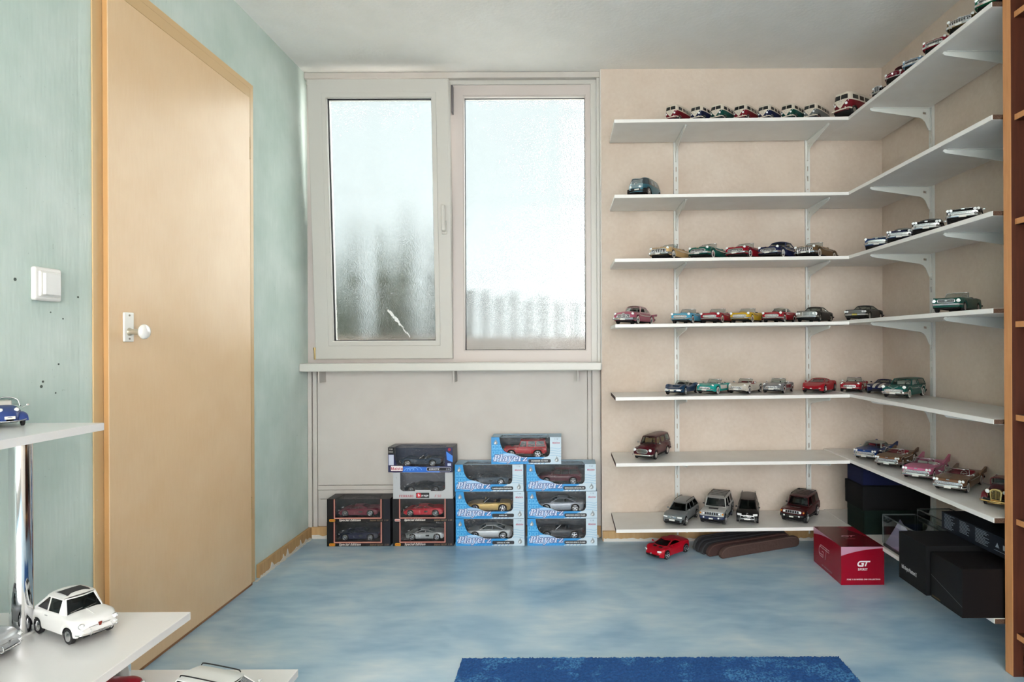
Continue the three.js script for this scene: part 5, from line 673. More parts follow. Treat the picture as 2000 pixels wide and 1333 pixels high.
const bubble = () => kit.bubble ?? (kit.bubble = (() => {
  const parts = [], add = (n, g, m, sub) => { parts.push({ n, g: Array.isArray(g) ? (g.length > 1 ? merge(g) : g[0]) : g, m, sub }); return parts.length - 1; };
  const prof = curve([[0, 0.12], [0.04, 0.26], [0.15, 0.42], [0.35, 0.54], [0.6, 0.56], [0.85, 0.42], [0.97, 0.2], [1, 0.08]]), top = curve([[0, 0.42], [0.05, 0.6], [0.2, 0.78], [0.36, 0.86], [0.7, 0.84], [0.95, 0.6], [1, 0.4]]);
  add('body', grid(20, 28, (u, v) => { const q = u * PI, c = Math.cos(q), s = Math.sin(q), w = prof(v); return [-Math.sign(c) * Math.abs(c) ** 0.7 * w, 0.24 + (top(v) - 0.24) * s ** 0.7, 1.4 - v * 2.8]; }), 'body');
  add('chassis', rbox(0.6, 0.16, 2.3, 0.04, 0, 0.26, 0), 'under');
  for (const s of [1, -1]) add('front_fender', grid(10, 12, (u, v) => { const q = v * PI, r = 0.36, a = u * 2 - 1; return [s * (0.46 + a * 0.15), 0.24 + Math.sin(q) * r * (1 - 0.25 * a * a), 0.86 + Math.cos(q) * r * 1.15]; }), 'body');
  add('bumper_trim', [1, -1].map((s) => tube([[s * 0.6, 0.26, 0.46], [s * 0.62, 0.3, 0.9], [s * 0.56, 0.3, 1.22], [s * 0.3, 0.26, 1.36], [0, 0.25, 1.42]], 0.025, 24, 6)), 'chrome');
  for (const [x, z] of [[0.48, 0.86], [-0.48, 0.86], [0, -0.95]]) { const w = add('wheel', at(wheelGeo(0.22, 0.12), x, 0.22, z), 'rubber'); add('hubcap', hubGeo(0.22, 0.12, 'cap').map((q) => (x >= 0 ? at(q, x, 0.22, z) : at(at(q, 0, 0, 0, 0, PI), x, 0.22, z))), 'chrome', w); }
  for (const s of [1, -1]) { const h = add('headlight', lampGeo(0.085, s * 0.26, 0.7, 1.06), 'lens'); add('headlight_shell', [at(lathe([[0, -0.2], [0.06, -0.16], [0.09, -0.04], [0.1, 0.02], [0.085, 0.03]], 16), s * 0.26, 0.7, 1.06, PI / 2)], 'chrome', h); }
  add('licence_plate', at(rbox(0.34, 0.12, 0.015, 0.005, 0, 0, 0), 0, 0.4, 1.39, -0.3), 'plate');
  add('canopy', grid(16, 10, (u, v) => { const q = u * PI, c = Math.cos(q), s = Math.sin(q), t = lerp(0.25, 0.8, v); return [-Math.sign(c) * Math.abs(c) ** 0.8 * prof(t) * 0.85, 0.8 + 0.4 * s ** 0.7 * Math.sin(PI * clamp(0.25 + v * 0.62, 0, 1)), 1.4 - t * 2.8]; }), 'glass');
  add('canopy_frame', [tube([[-0.42, 0.82, 0.68], [-0.34, 1.1, 0.58], [0, 1.2, 0.55], [0.34, 1.1, 0.58], [0.42, 0.82, 0.68]], 0.022, 24, 6), tube([[-0.45, 0.82, 0.66], [-0.47, 0.82, -0.2], [-0.36, 0.82, -0.8]], 0.02, 16, 6), tube([[0.45, 0.82, 0.66], [0.47, 0.82, -0.2], [0.36, 0.82, -0.8]], 0.02, 16, 6)], 'chrome');
  add('side_mirror', [1, -1].map((s) => merge([rbox(0.1, 0.08, 0.03, 0.015, s * 0.66, 0.86, 0.8), at(cyl(0.012, 0.012, 0.2, 6), s * 0.57, 0.8, 0.78, 0, 0, s * -1.1)])), 'chrome');
  for (const z of [0.1, -0.5]) add('seat', rbox(0.5, 0.4, 0.14, 0.05, 0, 0.84, z), 'seat');
  return parts;
})());
// ------------------------------------------------------------------ window boxes with model cars inside
const mFilm = phys('#f3f5f6', 0.04, { transmission: 1, specularIntensity: 1, bumpMap: tex(256, (u, v) => 0.5 + 0.5 * fbm(u, v, 3, 6, 4, 121), false, [7, 7]), bumpScale: 0.014 });
const text = (c, s, x, y, font, fill, o = {}) => { c.font = font; c.textAlign = o.align ?? 'left'; c.textBaseline = 'middle'; if (o.stroke) { c.lineWidth = o.lw ?? 3; c.strokeStyle = o.stroke; c.lineJoin = 'round'; c.strokeText(s, x, y, o.max); } c.fillStyle = fill; c.fillText(s, x, y, o.max); };
const rr = (c, x, y, w, h, r) => { c.beginPath(); c.roundRect(x, y, w, h, r); };
const drop = (c, x, y, s) => { c.fillStyle = '#8f989f'; c.beginPath(); c.moveTo(x, y - s); c.bezierCurveTo(x + s * 0.2, y - s * 0.2, x + s * 0.8, y, x + s * 0.5, y + s * 0.6); c.bezierCurveTo(x + s * 0.2, y + s, x - s * 0.6, y + s * 0.9, x - s * 0.55, y + s * 0.25); c.bezierCurveTo(x - s * 0.5, y - s * 0.1, x, y - s * 0.3, x, y - s); c.fill(); c.fillStyle = '#dfe4e8'; c.beginPath(); c.ellipse(x - s * 0.12, y + s * 0.35, s * 0.2, s * 0.38, 0.5, 0, 7); c.fill(); };
const ice = (name, dark) => canvas(512, 202, (c, w, h) => {
  c.fillStyle = '#2f95d8'; c.fillRect(0, 0, w, h);
  c.fillStyle = '#c6d9e6'; c.beginPath(); c.moveTo(w * 0.83, 0); c.lineTo(w, 0); c.lineTo(w, h); c.lineTo(w * 0.52, h); c.bezierCurveTo(w * 0.62, h * 0.85, w * 0.84, h * 0.8, w * 0.84, h * 0.5); c.closePath(); c.fill();
  c.strokeStyle = '#9fc3db'; c.lineWidth = 5; for (let i = 0; i < 4; i++) { c.beginPath(); c.moveTo(w * 0.83, h * (0.42 + i * 0.09)); c.bezierCurveTo(w * 0.9, h * (0.36 + i * 0.1), w * 0.95, h * (0.52 + i * 0.06), w, h * (0.4 + i * 0.11)); c.stroke(); }
  c.strokeStyle = '#6cc3f0'; c.lineWidth = 4; for (let i = 0; i < 9; i++) { const x = 8 + (i % 3) * 26 + (i > 5 ? 60 : 0), y = 62 + Math.floor(i / 3) * 42; c.strokeRect(x, y, 16, 22); c.beginPath(); c.moveTo(x - 4, y + 30); c.lineTo(x + 22, y + 26); c.stroke(); }
  c.strokeStyle = '#1f7cc0'; c.lineWidth = 3; for (let i = 0; i < 10; i++) { c.beginPath(); c.moveTo(150 + i * 26, h); c.lineTo(176 + i * 26, h - 26 - (i % 3) * 8); c.stroke(); }
  drop(c, 32, 36, 24); drop(c, w * 0.935, h * 0.82, 26);
  c.fillStyle = '#a8cdee'; c.beginPath(); c.ellipse(w * 0.22, h * 0.77, w * 0.2, h * 0.17, -0.06, 0, 7); c.fill(); text(c, 'Playerz', 12, h * 0.78, 'italic bold 66px serif', '#d3def2', { stroke: '#4d5f98', lw: 8 });
  text(c, 'Maisto', w * 0.925, h * 0.22, 'italic bold 17px sans-serif', '#a0183c', { align: 'center' }); text(c, '1:18', w * 0.925, h * 0.08, 'italic 15px sans-serif', '#7f8fa3', { align: 'center' });
  c.fillStyle = '#11131b'; rr(c, w * 0.53, h * 0.82, w * 0.32, 26, 9); c.fill(); text(c, name, w * 0.69, h * 0.82 + 13, 'bold 15px sans-serif', '#f2f2f2', { align: 'center', max: w * 0.28 });
});
const darkPrint = (logo) => canvas(512, 192, (c, w, h) => {
  c.fillStyle = '#0b0a0e'; c.fillRect(0, 0, w, h); c.fillStyle = '#141320'; c.fillRect(w * 0.9, 0, w * 0.1, h);
  c.lineJoin = 'round'; c.strokeStyle = '#7c2030'; c.lineWidth = 13; c.beginPath(); c.moveTo(w * 0.117, -10); c.lineTo(w * 0.117, h * 0.84); c.lineTo(w * 0.858, h * 0.84); c.lineTo(w * 0.858, -10); c.stroke(); c.strokeStyle = '#d6a08a'; c.lineWidth = 7; c.stroke();
  c.fillStyle = logo; rr(c, 18, h * 0.875, 48, 22, 6); c.fill(); text(c, 'Maisto', 42, h * 0.875 + 11, 'italic bold 13px sans-serif', '#a52a18', { align: 'center' });
  text(c, 'Special Edition', 96, h * 0.925, 'italic bold 25px sans-serif', '#efe9e2'); text(c, 'Jaguar XJ220   1:18', w * 0.97, h * 0.93, 'italic 17px serif', '#b99a74', { align: 'right' });
});
const greyPrint = () => canvas(512, 224, (c, w, h) => {
  c.fillStyle = '#b9bcbf'; c.fillRect(0, 0, w, h); text(c, 'FERRARI', w * 0.1, h * 0.9, 'bold 27px serif', '#a8232f'); text(c, 'F 50', w * 0.69, h * 0.9, 'italic 30px sans-serif', '#b0303a');
  c.fillStyle = '#b9bcbf'; rr(c, w * 0.37, h * 0.68, w * 0.26, h * 0.2, 5); c.fill(); c.fillStyle = '#141416'; c.fillRect(w * 0.385, h * 0.77, w * 0.22, h * 0.2); c.fillStyle = '#c4202c'; c.beginPath(); c.arc(w * 0.43, h * 0.87, h * 0.1, 0, 7); c.fill(); text(c, 'b', w * 0.43, h * 0.87, 'bold 28px sans-serif', '#ffffff', { align: 'center' }); text(c, 'urago', w * 0.462, h * 0.875, 'bold 24px sans-serif', '#f2f2f2'); text(c, '1', w * 0.05, h * 0.2, '14px sans-serif', '#4a4a4e');
});
const bluePrint = () => canvas(512, 192, (c, w, h) => {
  c.fillStyle = '#1c2350'; c.fillRect(0, 0, w, h); c.fillStyle = '#2f6fd0'; c.beginPath(); c.moveTo(w * 0.22, h * 0.78); c.bezierCurveTo(w * 0.4, h * 0.72, w * 0.6, h * 0.86, w * 0.8, h * 0.76); c.lineTo(w * 0.8, h); c.lineTo(w * 0.22, h); c.fill();
  c.strokeStyle = '#7db4f2'; c.lineWidth = 4; for (let i = 0; i < 4; i++) { c.beginPath(); c.arc(w * 0.3 + i * 26, h * 0.98, 26 + i * 4, 3.4, 5.9); c.stroke(); }
  c.fillStyle = '#101116'; c.fillRect(0, 0, w * 0.09, h * 0.28); text(c, '1:18', 22, 15, 'bold 14px sans-serif', '#d8d8d8', { align: 'center' }); text(c, 'SCALE', 22, 36, 'bold 12px sans-serif', '#d8d8d8', { align: 'center' }); c.fillStyle = '#c2c9dd'; c.fillRect(4, h * 0.3, w * 0.08, h * 0.42);
  c.fillStyle = '#ece9ea'; rr(c, w * 0.04, h * 0.74, w * 0.19, h * 0.22, 7); c.fill(); c.lineWidth = 3; c.strokeStyle = '#5a2a44'; c.stroke(); text(c, 'Maisto', w * 0.135, h * 0.86, 'bold 29px sans-serif', '#b01f3a', { align: 'center' });
  c.fillStyle = '#14151d'; rr(c, w * 0.6, h * 0.8, w * 0.37, h * 0.15, 10); c.fill(); c.strokeStyle = '#c9cbd8'; c.stroke(); text(c, 'CORVETTE', w * 0.63, h * 0.875, 'italic bold 17px sans-serif', '#e8e8ee'); text(c, '1:18', w * 0.89, h * 0.875, 'italic bold 16px sans-serif', '#b8bac6');
  c.fillStyle = '#3f86e6'; c.beginPath(); c.moveTo(w * 0.9, h * 0.16); c.lineTo(w, h * 0.34); c.lineTo(w, h * 0.6); c.lineTo(w * 0.91, h * 0.5); c.fill(); c.fillStyle = '#c4cbe0'; c.fillRect(w * 0.92, h * 0.64, w * 0.055, h * 0.1); c.fillStyle = '#a02034'; c.beginPath(); c.arc(w * 0.95, h * 0.09, 12, 0, 7); c.fill();
});
const HOLE = {
  ice: (w, h) => { const s = new THREE.Path(); s.moveTo(0.115 * w, 1.0 * h); s.bezierCurveTo(0.13 * w, 0.5 * h, 0.2 * w, 0.42 * h, 0.27 * w, 0.4 * h); s.bezierCurveTo(0.36 * w, 0.38 * h, 0.38 * w, 0.27 * h, 0.46 * w, 0.26 * h); s.lineTo(0.78 * w, 0.26 * h); s.quadraticCurveTo(0.835 * w, 0.27 * h, 0.84 * w, 0.45 * h); s.lineTo(0.84 * w, 1.0 * h); return s; },
  dark: (w, h) => { const s = new THREE.Path(); s.moveTo(0.135 * w, h); s.lineTo(0.135 * w, 0.2 * h); s.lineTo(0.84 * w, 0.2 * h); s.lineTo(0.84 * w, h); return s; },
  grey: (w, h) => { const s = new THREE.Path(); s.moveTo(0.12 * w, h); s.lineTo(0.12 * w, 0.4 * h); s.quadraticCurveTo(0.13 * w, 0.3 * h, 0.18 * w, 0.29 * h); s.lineTo(0.37 * w, 0.29 * h); s.lineTo(0.37 * w, 0.33 * h); s.lineTo(0.63 * w, 0.33 * h); s.lineTo(0.63 * w, 0.29 * h); s.lineTo(0.81 * w, 0.29 * h); s.quadraticCurveTo(0.86 * w, 0.3 * h, 0.87 * w, 0.4 * h); s.lineTo(0.87 * w, h); return s; },
  blue: (w, h) => { const s = new THREE.Path(); s.moveTo(0.09 * w, h); s.lineTo(0.09 * w, 0.72 * h); s.quadraticCurveTo(0.1 * w, 0.5 * h, 0.14 * w, 0.27 * h); s.lineTo(0.6 * w, 0.24 * h); s.lineTo(0.88 * w, 0.25 * h); s.lineTo(0.895 * w, h); return s; },
};
const fit = (g, w, h) => { const p = g.attributes.position, uv = g.attributes.uv; for (let i = 0; i < p.count; i++) uv.setXY(i, p.getX(i) / w, p.getY(i) / h); return g; };
const designs = { ice: { side: '#9fc0d6', top: '#9fc0d6', in: '#2b2f36' }, dark: { side: '#0f0e12', top: '#0f0e12', in: '#161419' }, grey: { side: '#b9bcbf', top: '#b9bcbf', in: '#6a6c74' }, blue: { side: '#6b6b70', top: '#6b6b70', in: '#28324a' } };
function windowBox(label, kind, print, x, y, w, h, turn = 0, d = 0.118) {
  const D = designs[kind], z = -3.126, t = thing('display_box', label, 'toy box', [x, y, z], turn, 'boxed model cars under the window');
  const mf = phys('#ffffff', 0.35, { map: print }), ms = std(D.side, 0.5), e = 0.0012, hp = HOLE[kind](w, h), pts = hp.getPoints(8);
  // front card: outline with the window running open to the upper edge
  const f = new THREE.Shape(); f.moveTo(0, 0); f.lineTo(w, 0); f.lineTo(w, h); [...pts].reverse().forEach((p) => f.lineTo(p.x, Math.min(p.y, h))); f.lineTo(0, h); f.closePath();
  obj('front_card', at(fit(extr(f, e), w, h), -w / 2, 0, -e), mf, t);
  obj('film', at(fit(new THREE.ShapeGeometry(poly(pts.map((p) => [p.x, p.y]))), 1, 1), -w / 2, 0, -0.002), mFilm, t);
  const xa = pts[0].x, xb = pts.at(-1).x, s = poly([[0, 0], [w, 0], [w, d], [0, d]]);
  if (kind !== 'grey') { s.holes.push(holeOf([[xa, 0.0015], [xb, 0.0015], [xb - 0.012, d * 0.72], [xa + 0.012, d * 0.72]])); obj('top_film', at(fit(new THREE.ShapeGeometry(poly([[xa, 0.002], [xb, 0.002], [xb - 0.012, d * 0.72], [xa + 0.012, d * 0.72]])), 1, 1), -w / 2, h - 0.0008, -0.0008, -PI / 2), mFilm, t); }
  obj('top_card', at(extr(s, e), -w / 2, h - e, 0, -PI / 2), std(D.top, 0.45), t);
  for (const sx of [-1, 1]) obj('side_card', span(sx * (w / 2 - e) - e / 2, sx * (w / 2 - e) + e / 2, 0.0005, h - e, -d, -e), ms, t);
  obj('back_card', span(-w / 2 + e, w / 2 - e, 0.0005, h - e, -d, -d + e), std(D.in, 0.6), t); obj('bottom_card', span(-w / 2 + e, w / 2 - e, 0.0003, 0.0014, -d + e, -e), ms, t);
  obj('tray', [span(-w / 2 + 0.006, w / 2 - 0.006, 0.0016, 0.2 * h, -d + 0.004, -0.006, 0.002, 1)], std(D.in, 0.6), t);
  return { t, x, y, z: z - d / 2, tray: 0.2 * h + 0.0004 };
}
// ------------------------------------------------------------------ boxes below the window, each with its car
const C = { red: paint('#a81528'), darkred: paint('#680b1a'), maroon: paint('#4c101c'), navy: paint('#141c3c'), green: paint('#064038'), white: paint('#d9d6cf'), cream: paint('#c9a875'), black: paint('#0c0d10'), silver: metallic('#b4b7ba'), grey: metallic('#6e757d'), gold: metallic('#b89a5c'), pink: paint('#b8647c'), bronze: metallic('#7d5a42'), teal: paint('#0c5a56'), lilacpink: paint('#c0668a') };
const carOf = (k) => makeParts(k, SP[k]);
let boxedGroup = 'model cars inside the window boxes';
function boxed(b, key, M, label, s, dx = 0) { return putParts(carOf(key), { wheelrim: seats.black, bump: mChrome, fl: mBlack, cove: C.white, ...M }, 'model_car', label, 'model car', [b.x + dx, b.y + b.tray, b.z], -PI / 2, s, boxedGroup); }
{
  const dk = darkPrint('#e0a02c'), dk2 = darkPrint('#e2c4c0');
  let b = windowBox('black window box with the dark navy coupe, on the floor nearest the mint wall', 'dark', dk, -1.03, 0, 0.315, 0.121); boxed(b, 'super', { body: C.navy }, 'dark navy low coupe inside the black box on the floor', 0.8, -0.008);
  b = windowBox('black window box with the maroon coupe, stacked nearest the mint wall', 'dark', dk, -1.03, 0.1215, 0.313, 0.113); boxed(b, 'super', { body: paint('#6a1830') }, 'maroon low coupe inside the upper black box by the mint wall', 0.8, -0.008);
  b = windowBox('black window box with the silver coupe, standing on the floor', 'dark', dk, -0.709, 0, 0.302, 0.121); boxed(b, 'super', { body: C.silver }, 'silver low coupe inside the black box on the floor', 0.78, 0.004);
  b = windowBox('black window box with the bright red coupe, below the grey box', 'dark', dk2, -0.709, 0.1215, 0.304, 0.113); boxed(b, 'super', { body: paint('#c01f33') }, 'bright red low coupe inside the black box below the grey box', 0.8, -0.004);
  b = windowBox('grey window box with red lettering and a dark sports car', 'grey', greyPrint(), -0.7095, 0.235, 0.297, 0.131); boxed(b, 'super', { body: paint('#1a2430') }, 'dark blue-black sports car inside the grey lettered box', 0.78, 0.0);
  b = windowBox('navy and blue window box on top of the grey box', 'blue', bluePrint(), -0.722, 0.3665, 0.323, 0.124, -0.03); boxed(b, 'shark', { body: paint('#22364a'), seat: seats.grey }, 'slate blue open sports car inside the navy box', 0.86, -0.004);
  const P = [
    ['pale blue window box with the silver sedan, on the floor', 'LEXUS SC 430', -0.377, 0, 0.341, 'sedan', { body: C.silver }, 'silver two-door sedan inside the pale blue floor box', 0.9],
    ['pale blue window box with the golden open car', 'AUDI A4', -0.3775, 0.135, 0.34, 'cabrio', { body: C.gold, seat: seats.tan }, 'golden open car inside the pale blue middle box', 0.9],
    ['pale blue window box with the dark grey wedge coupe', 'Lamborghini Gallardo', -0.381, 0.27, 0.34, 'super', { body: paint('#4a5763') }, 'dark grey wedge coupe inside the pale blue box', 0.82],
    ['pale blue window box with the black open car, on the floor beside the beige wall', 'MERCEDES-BENZ CL 55 AMG', -0.019, 0, 0.346, 'cabrio', { body: paint('#2b2d33'), seat: seats.black }, 'black open car inside the pale blue floor box', 0.9],
    ['pale blue window box with the silver-grey sedan, below the maroon one', 'MERCEDES-BENZ S CLASS', -0.018, 0.135, 0.345, 'sedan', { body: metallic('#8f949c') }, 'silver-grey sedan inside the pale blue box below the maroon one', 0.92],
    ['pale blue window box with the maroon off-road wagon', 'MERCEDES-BENZ ML 55', -0.023, 0.27, 0.345, 'suv', { body: paint('#521325') }, 'maroon off-road wagon inside the pale blue box', 0.86],
    ['pale blue window box with the bright red off-roader, topmost of the boxes', 'HUMMER H2 SUV', -0.196, 0.405, 0.347, 'offroad', { body: paint('#b3101f'), bump: mBlack }, 'bright red off-roader inside the topmost box', 0.8],
  ];
  for (const [label, name, x, y, w, key, M, cl, s] of P) boxed(windowBox(label, 'ice', ice(name), x, y, w, 0.1345), key, M, cl, s, -0.006);
}
// ------------------------------------------------------------------ cars on the shelves
const rad = (d) => d * PI / 180;
function car(parts, label, pos, deg, M, s = 1, group, name = 'model_car') { return putParts(parts, { wheelrim: seats.white, bump: mBlack, fl: mBlack, cove: C.white, stripe: C.white, yellow: std('#b9ad55', 0.5), ...M }, name, label, 'model car', [pos[0], pos[1] + 0.0006, pos[2]], -rad(deg), s, group); }
// toy vans on the topmost shelf: one of each colour built, then cloned
{
  const G = 'toy vans on the topmost shelf', up = paint('#d0c6b6'), van = (b, l, pos, deg, s) => car(toyBus(), l, pos, deg, { body: b, upper: up, roof: up }, s, G, 'toy_van');
  const again = (o, l, x, y, deg) => { const c = o.clone(); c.name = numbered('toy_van'); c.position.set(x, y, -3.0); c.rotation.y = -rad(deg); c.userData = { ...o.userData, label: l }; scene.add(c); return c; };
  const r = van(C.darkred, 'dark red and cream toy van, first of the row, above the first bracket', [0.549, 2.0364, -3.0], 39, 0.75), n = van(C.navy, 'navy and cream toy van between the dark red first van and a green one', [0.664, 2.0372, -3.0], 40, 0.72), g = van(C.green, 'green and cream toy van between a navy and a dark red one', [0.762, 2.038, -3.0], 41, 0.75);
  again(r, 'dark red and cream toy van standing in mid row between green and navy', 0.872, 2.0389, 42); again(n, 'navy and cream toy van between a dark red and a green one', 0.984, 2.0399, 43); again(g, 'green and cream toy van beside the grey one', 1.096, 2.0408, 44);
  van(paint('#5b605f'), 'grey and white toy van on the topmost shelf', [1.204, 2.0417, -3.0], 45, 0.75);
  van(paint('#650f1c'), 'largest toy van, dark red and white, in the shelf corner', [1.362, 2.0434, -2.945], 57, 1);
}
car(conceptBus(), 'teal rounded van with silver nose, alone on its shelf', [0.387, 1.6889, -3.03], 29, { body: metallic('#3f6f80'), upper: phys('#39464c', 0.1, { clearcoat: 0.6 }), dark: phys('#7f8c90', 0.1, { clearcoat: 0.5 }), roof: metallic('#3f6a78'), silver: metallic('#93a9b0') }, 1, null, 'toy_van');
const G3 = 'chrome-fronted fifties cars';
car(carOf('teeth_open'), 'cream open car with a toothy chrome front', [0.519, 1.3956, -3.037], 36, { body: C.cream, seat: seats.tan, trim: seats.tan }, 1, G3);
car(carOf('grin_open'), 'dark green open fifties car between the cream and red ones', [0.706, 1.3971, -3.037], 38, { body: paint('#06564a'), seat: seats.white, trim: seats.teal }, 1, G3);
car(carOf('grin_open'), 'crimson open fifties car between the green and navy ones', [0.883, 1.3986, -3.037], 40, { body: paint('#8a0a1e'), seat: seats.white, trim: seats.red }, 1, G3);
car(carOf('grin_hard'), 'navy hardtop fifties car beside the bronze brown one', [1.04, 1.3999, -3.037], 42, { body: paint('#141f47'), roof: paint('#22305a') }, 1, G3);
car(carOf('eggcrate_open'), 'bronze brown open fifties car with eggcrate chrome grille', [1.215, 1.4014, -3.04], 44, { body: paint('#6a5238'), seat: seats.tan, trim: seats.tan }, 1, G3);
car(carOf('pink_sedan'), 'dusty pink sedan with pale roof and chrome front', [0.338, 1.0923, -3.04], 28, { body: paint('#a4566a'), roof: paint('#c9a3a6') }, 0.98);
const G4 = 'small open roadsters in a row', tb = carOf('tbird');
car(tb, 'sky blue open roadster with white seats', [0.6, 1.0945, -3.05], 31, { body: paint('#4fa0c0'), seat: seats.white }, 1, G4);
car(tb, 'red open roadster between the sky blue and yellow ones', [0.742, 1.0956, -3.05], 33, { body: paint('#95081c'), seat: seats.white }, 1, G4);
car(tb, 'yellow open roadster between two red ones', [0.886, 1.0968, -3.05], 35, { body: paint('#c9a220'), seat: seats.black }, 1, G4);
car(makeParts('tbird_hard', { ...SP.tbird, open: undefined, cab: { t0: 0.4, t1: 0.49, t2: 0.62, t3: 0.71, H: 1.33, wb: 0.84, wt: 0.66, b: [], c: 0.16, crown: 0.1, bowl: 0.16, bowlR: 0.12, belt: 0.89 } }), 'red roadster with white hardtop beside the black coupe', [1.041, 1.0981, -3.05], 37, { body: paint('#95081c'), roof: C.white }, 1, G4);
car(carOf('coupe63'), 'black sixties coupe with wide silver grille', [1.212, 1.0996, -3.05], 38, { body: C.black }, 0.98);
car(carOf('muscle'), 'blackish green coupe with yellow plate at the shelf corner', [1.441, 1.1064, -3.03], 43, { body: paint('#0d1a1a') }, 0.98);
const G5 = 'small sports cars on the fifth shelf', ro = carOf('roadster');
car(carOf('shark'), 'dark blue open sports car with peaked fenders', [0.564, 0.7584, -3.04], 32, { body: metallic('#27486a'), seat: seats.black }, 1, G5);
car(ro, 'turquoise open sports car with white side panel', [0.727, 0.7597, -3.06], 38, { body: paint('#1f9890'), seat: seats.white, trim: seats.teal }, 1, G5);
car(ro, 'off-white open sports car with red seats', [0.877, 0.761, -3.06], 38, { body: paint('#c6c0b4'), cove: paint('#c6c0b4'), seat: seats.red, trim: seats.red }, 1, G5);
car(ro, 'silver-grey open sports car with red side panel', [1.036, 0.7623, -3.06], 35, { body: metallic('#84868a'), cove: C.darkred, seat: seats.white }, 1, G5);
car(carOf('wedge'), 'red low wedge coupe beside the shelf joint', [1.234, 0.7639, -3.06], 39, { body: paint('#9e1322') }, 1, G5);
car(ro, 'red open sports car with toothy chrome grille', [1.402, 0.7666, -3.055], 35, { body: paint('#9a1526'), cove: paint('#b9b0a4'), seat: seats.white }, 0.98, G5);
car(carOf('snake'), 'navy sports coupe with twin white stripes', [1.487, 0.7666, -2.945], 42, { body: paint('#1a2450'), stripe: C.white }, 0.92, G5);
car(carOf('wagon57'), 'teal station wagon with chrome bumper', [1.474, 0.7666, -2.735], 47, { body: paint('#04504a'), cove: paint('#b5b2a8'), seat: seats.white }, 0.96);
car(carOf('carryall'), 'maroon carryall wagon, alone on its shelf', [0.424, 0.4532, -3.07], 29, { body: paint('#470a18'), seat: seats.tan });
const G7 = 'off-road vehicles on the lowest shelf';
car(carOf('suv'), 'silver-grey off-road wagon, first on the lowest shelf', [0.557, 0.1493, -3.035], 30, { body: metallic('#83888b'), glass: mTint }, 1, G7);
car(carOf('offroad'), 'white-silver square off-roader with roof rack', [0.735, 0.1508, -3.06], 25, { body: paint('#b9bab8'), glass: mTint, bump: paint('#2a3350') }, 1, G7);
car(carOf('van'), 'black people carrier with chrome bull bar', [0.885, 0.152, -3.06], 18, { body: C.black, roof: paint('#2a2022'), glass: mTint }, 1, G7);
car(carOf('offroad'), 'maroon square off-roader with silver grille', [1.141, 0.1542, -3.06], 37, { body: paint('#450811'), glass: mTint, bump: mBlack, fl: paint('#450811') }, 1, G7);
car(carOf('speedster'), 'bright red low sports car standing on the blue floor', [0.483, 0.0006, -3.0], 47, { body: paint('#b30c22'), glass: mTint }, 1.17);
// side-wall shelves
const G8 = 'half-hidden cars on the shelf below the ceiling';
car(vintage(), 'dark vintage car with round lamps, on the high side shelf', [1.386, 2.0436, -2.705], 57, { body: C.black, gold: mChrome }, 0.66, G8);
car(carOf('cinque'), 'rounded maroon car on the high side shelf', [1.39, 2.0436, -2.57], 57, { body: paint('#661024') }, 1.1, G8);
car(carOf('grin_open'), 'light blue open car on the high side shelf', [1.402, 2.0436, -2.445], 57, { body: paint('#6f91ad'), seat: seats.white }, 0.7, G8);
car(carOf('grin_open'), 'crimson open car on the high side shelf', [1.418, 2.0436, -2.312], 57, { body: paint('#7d1226'), seat: seats.white }, 0.82, G8);
car(carOf('eggcrate_open'), 'golden brown car on the high side shelf', [1.424, 2.0436, -2.168], 57, { body: paint('#5e4c22'), seat: seats.tan }, 0.86, G8);
car(carOf('grin_open'), 'green open car on the high side shelf beside the bookcase', [1.418, 2.0436, -2.025], 57, { body: paint('#0f5a3a'), seat: seats.white }, 0.8, G8);
const G9 = 'dark cars with wide chrome fronts';
car(makeParts('wide57', { ...SP.fin_open, grille: { ...SP.fin_open.grille, h: 0.28, w: 1.4, y: 0.62, sq: 0.6, bars: 0, slats: 2 }, lamps: [[0.84, 0.86, 0.1, 0.006]], fins: { h: 0.08, t: 0.75 } }), 'blue open car with oval chrome mouth', [1.425, 1.4046, -2.825], 36, { body: paint('#1f3a68'), seat: seats.white }, 0.93, G9);
car(carOf('fin_hard'), 'navy chrome-fronted car beside the blue open one', [1.42, 1.4046, -2.632], 36, { body: paint('#151a3a'), roof: paint('#c9c9c4') }, 0.9, G9);
car(carOf('fin_hard'), 'black hardtop with twin lamps between two dark cars', [1.42, 1.4046, -2.44], 37, { body: C.black, roof: paint('#8a8c8c') }, 0.9, G9);
car(carOf('fin_open'), 'black open car with twin lamps beside the bookcase', [1.425, 1.4046, -2.228], 38, { body: C.black, seat: seats.black }, 0.92, G9);
car(carOf('pony'), 'dark green open car, alone on the side shelf', [1.425, 1.1066, -2.285], 48, { body: paint('#0d4a40'), seat: seats.teal, trim: seats.teal });
const G10 = 'cars with tall tail fins on the side shelf', finT = carOf('fin_hard'), finO = carOf('fin_open');
car(makeParts('fin_hard2', { ...SP.fin_hard, fins: { h: 0.26, t: 0.68 } }), 'blue hardtop with pale roof and tail fins', [1.458, 0.4646, -2.965], 45, { body: paint('#1c3c78'), roof: paint('#9a9a92'), seat: seats.red }, 0.93, G10);
car(finO, 'bronze open car with tail fins between blue and pink ones', [1.468, 0.4646, -2.795], 43, { body: C.bronze, seat: seats.red, trim: seats.red, top: seats.red }, 0.93, G10);
car(makeParts('fin_pink', { ...SP.fin_open, fins: { h: 0.4, t: 0.62, over: 0.16 } }), 'pink open car with the tallest tail fins', [1.458, 0.4646, -2.55], 43, { body: C.lilacpink, seat: seats.white, trim: paint('#b4607c'), top: paint('#b4607c') }, 0.96, G10);
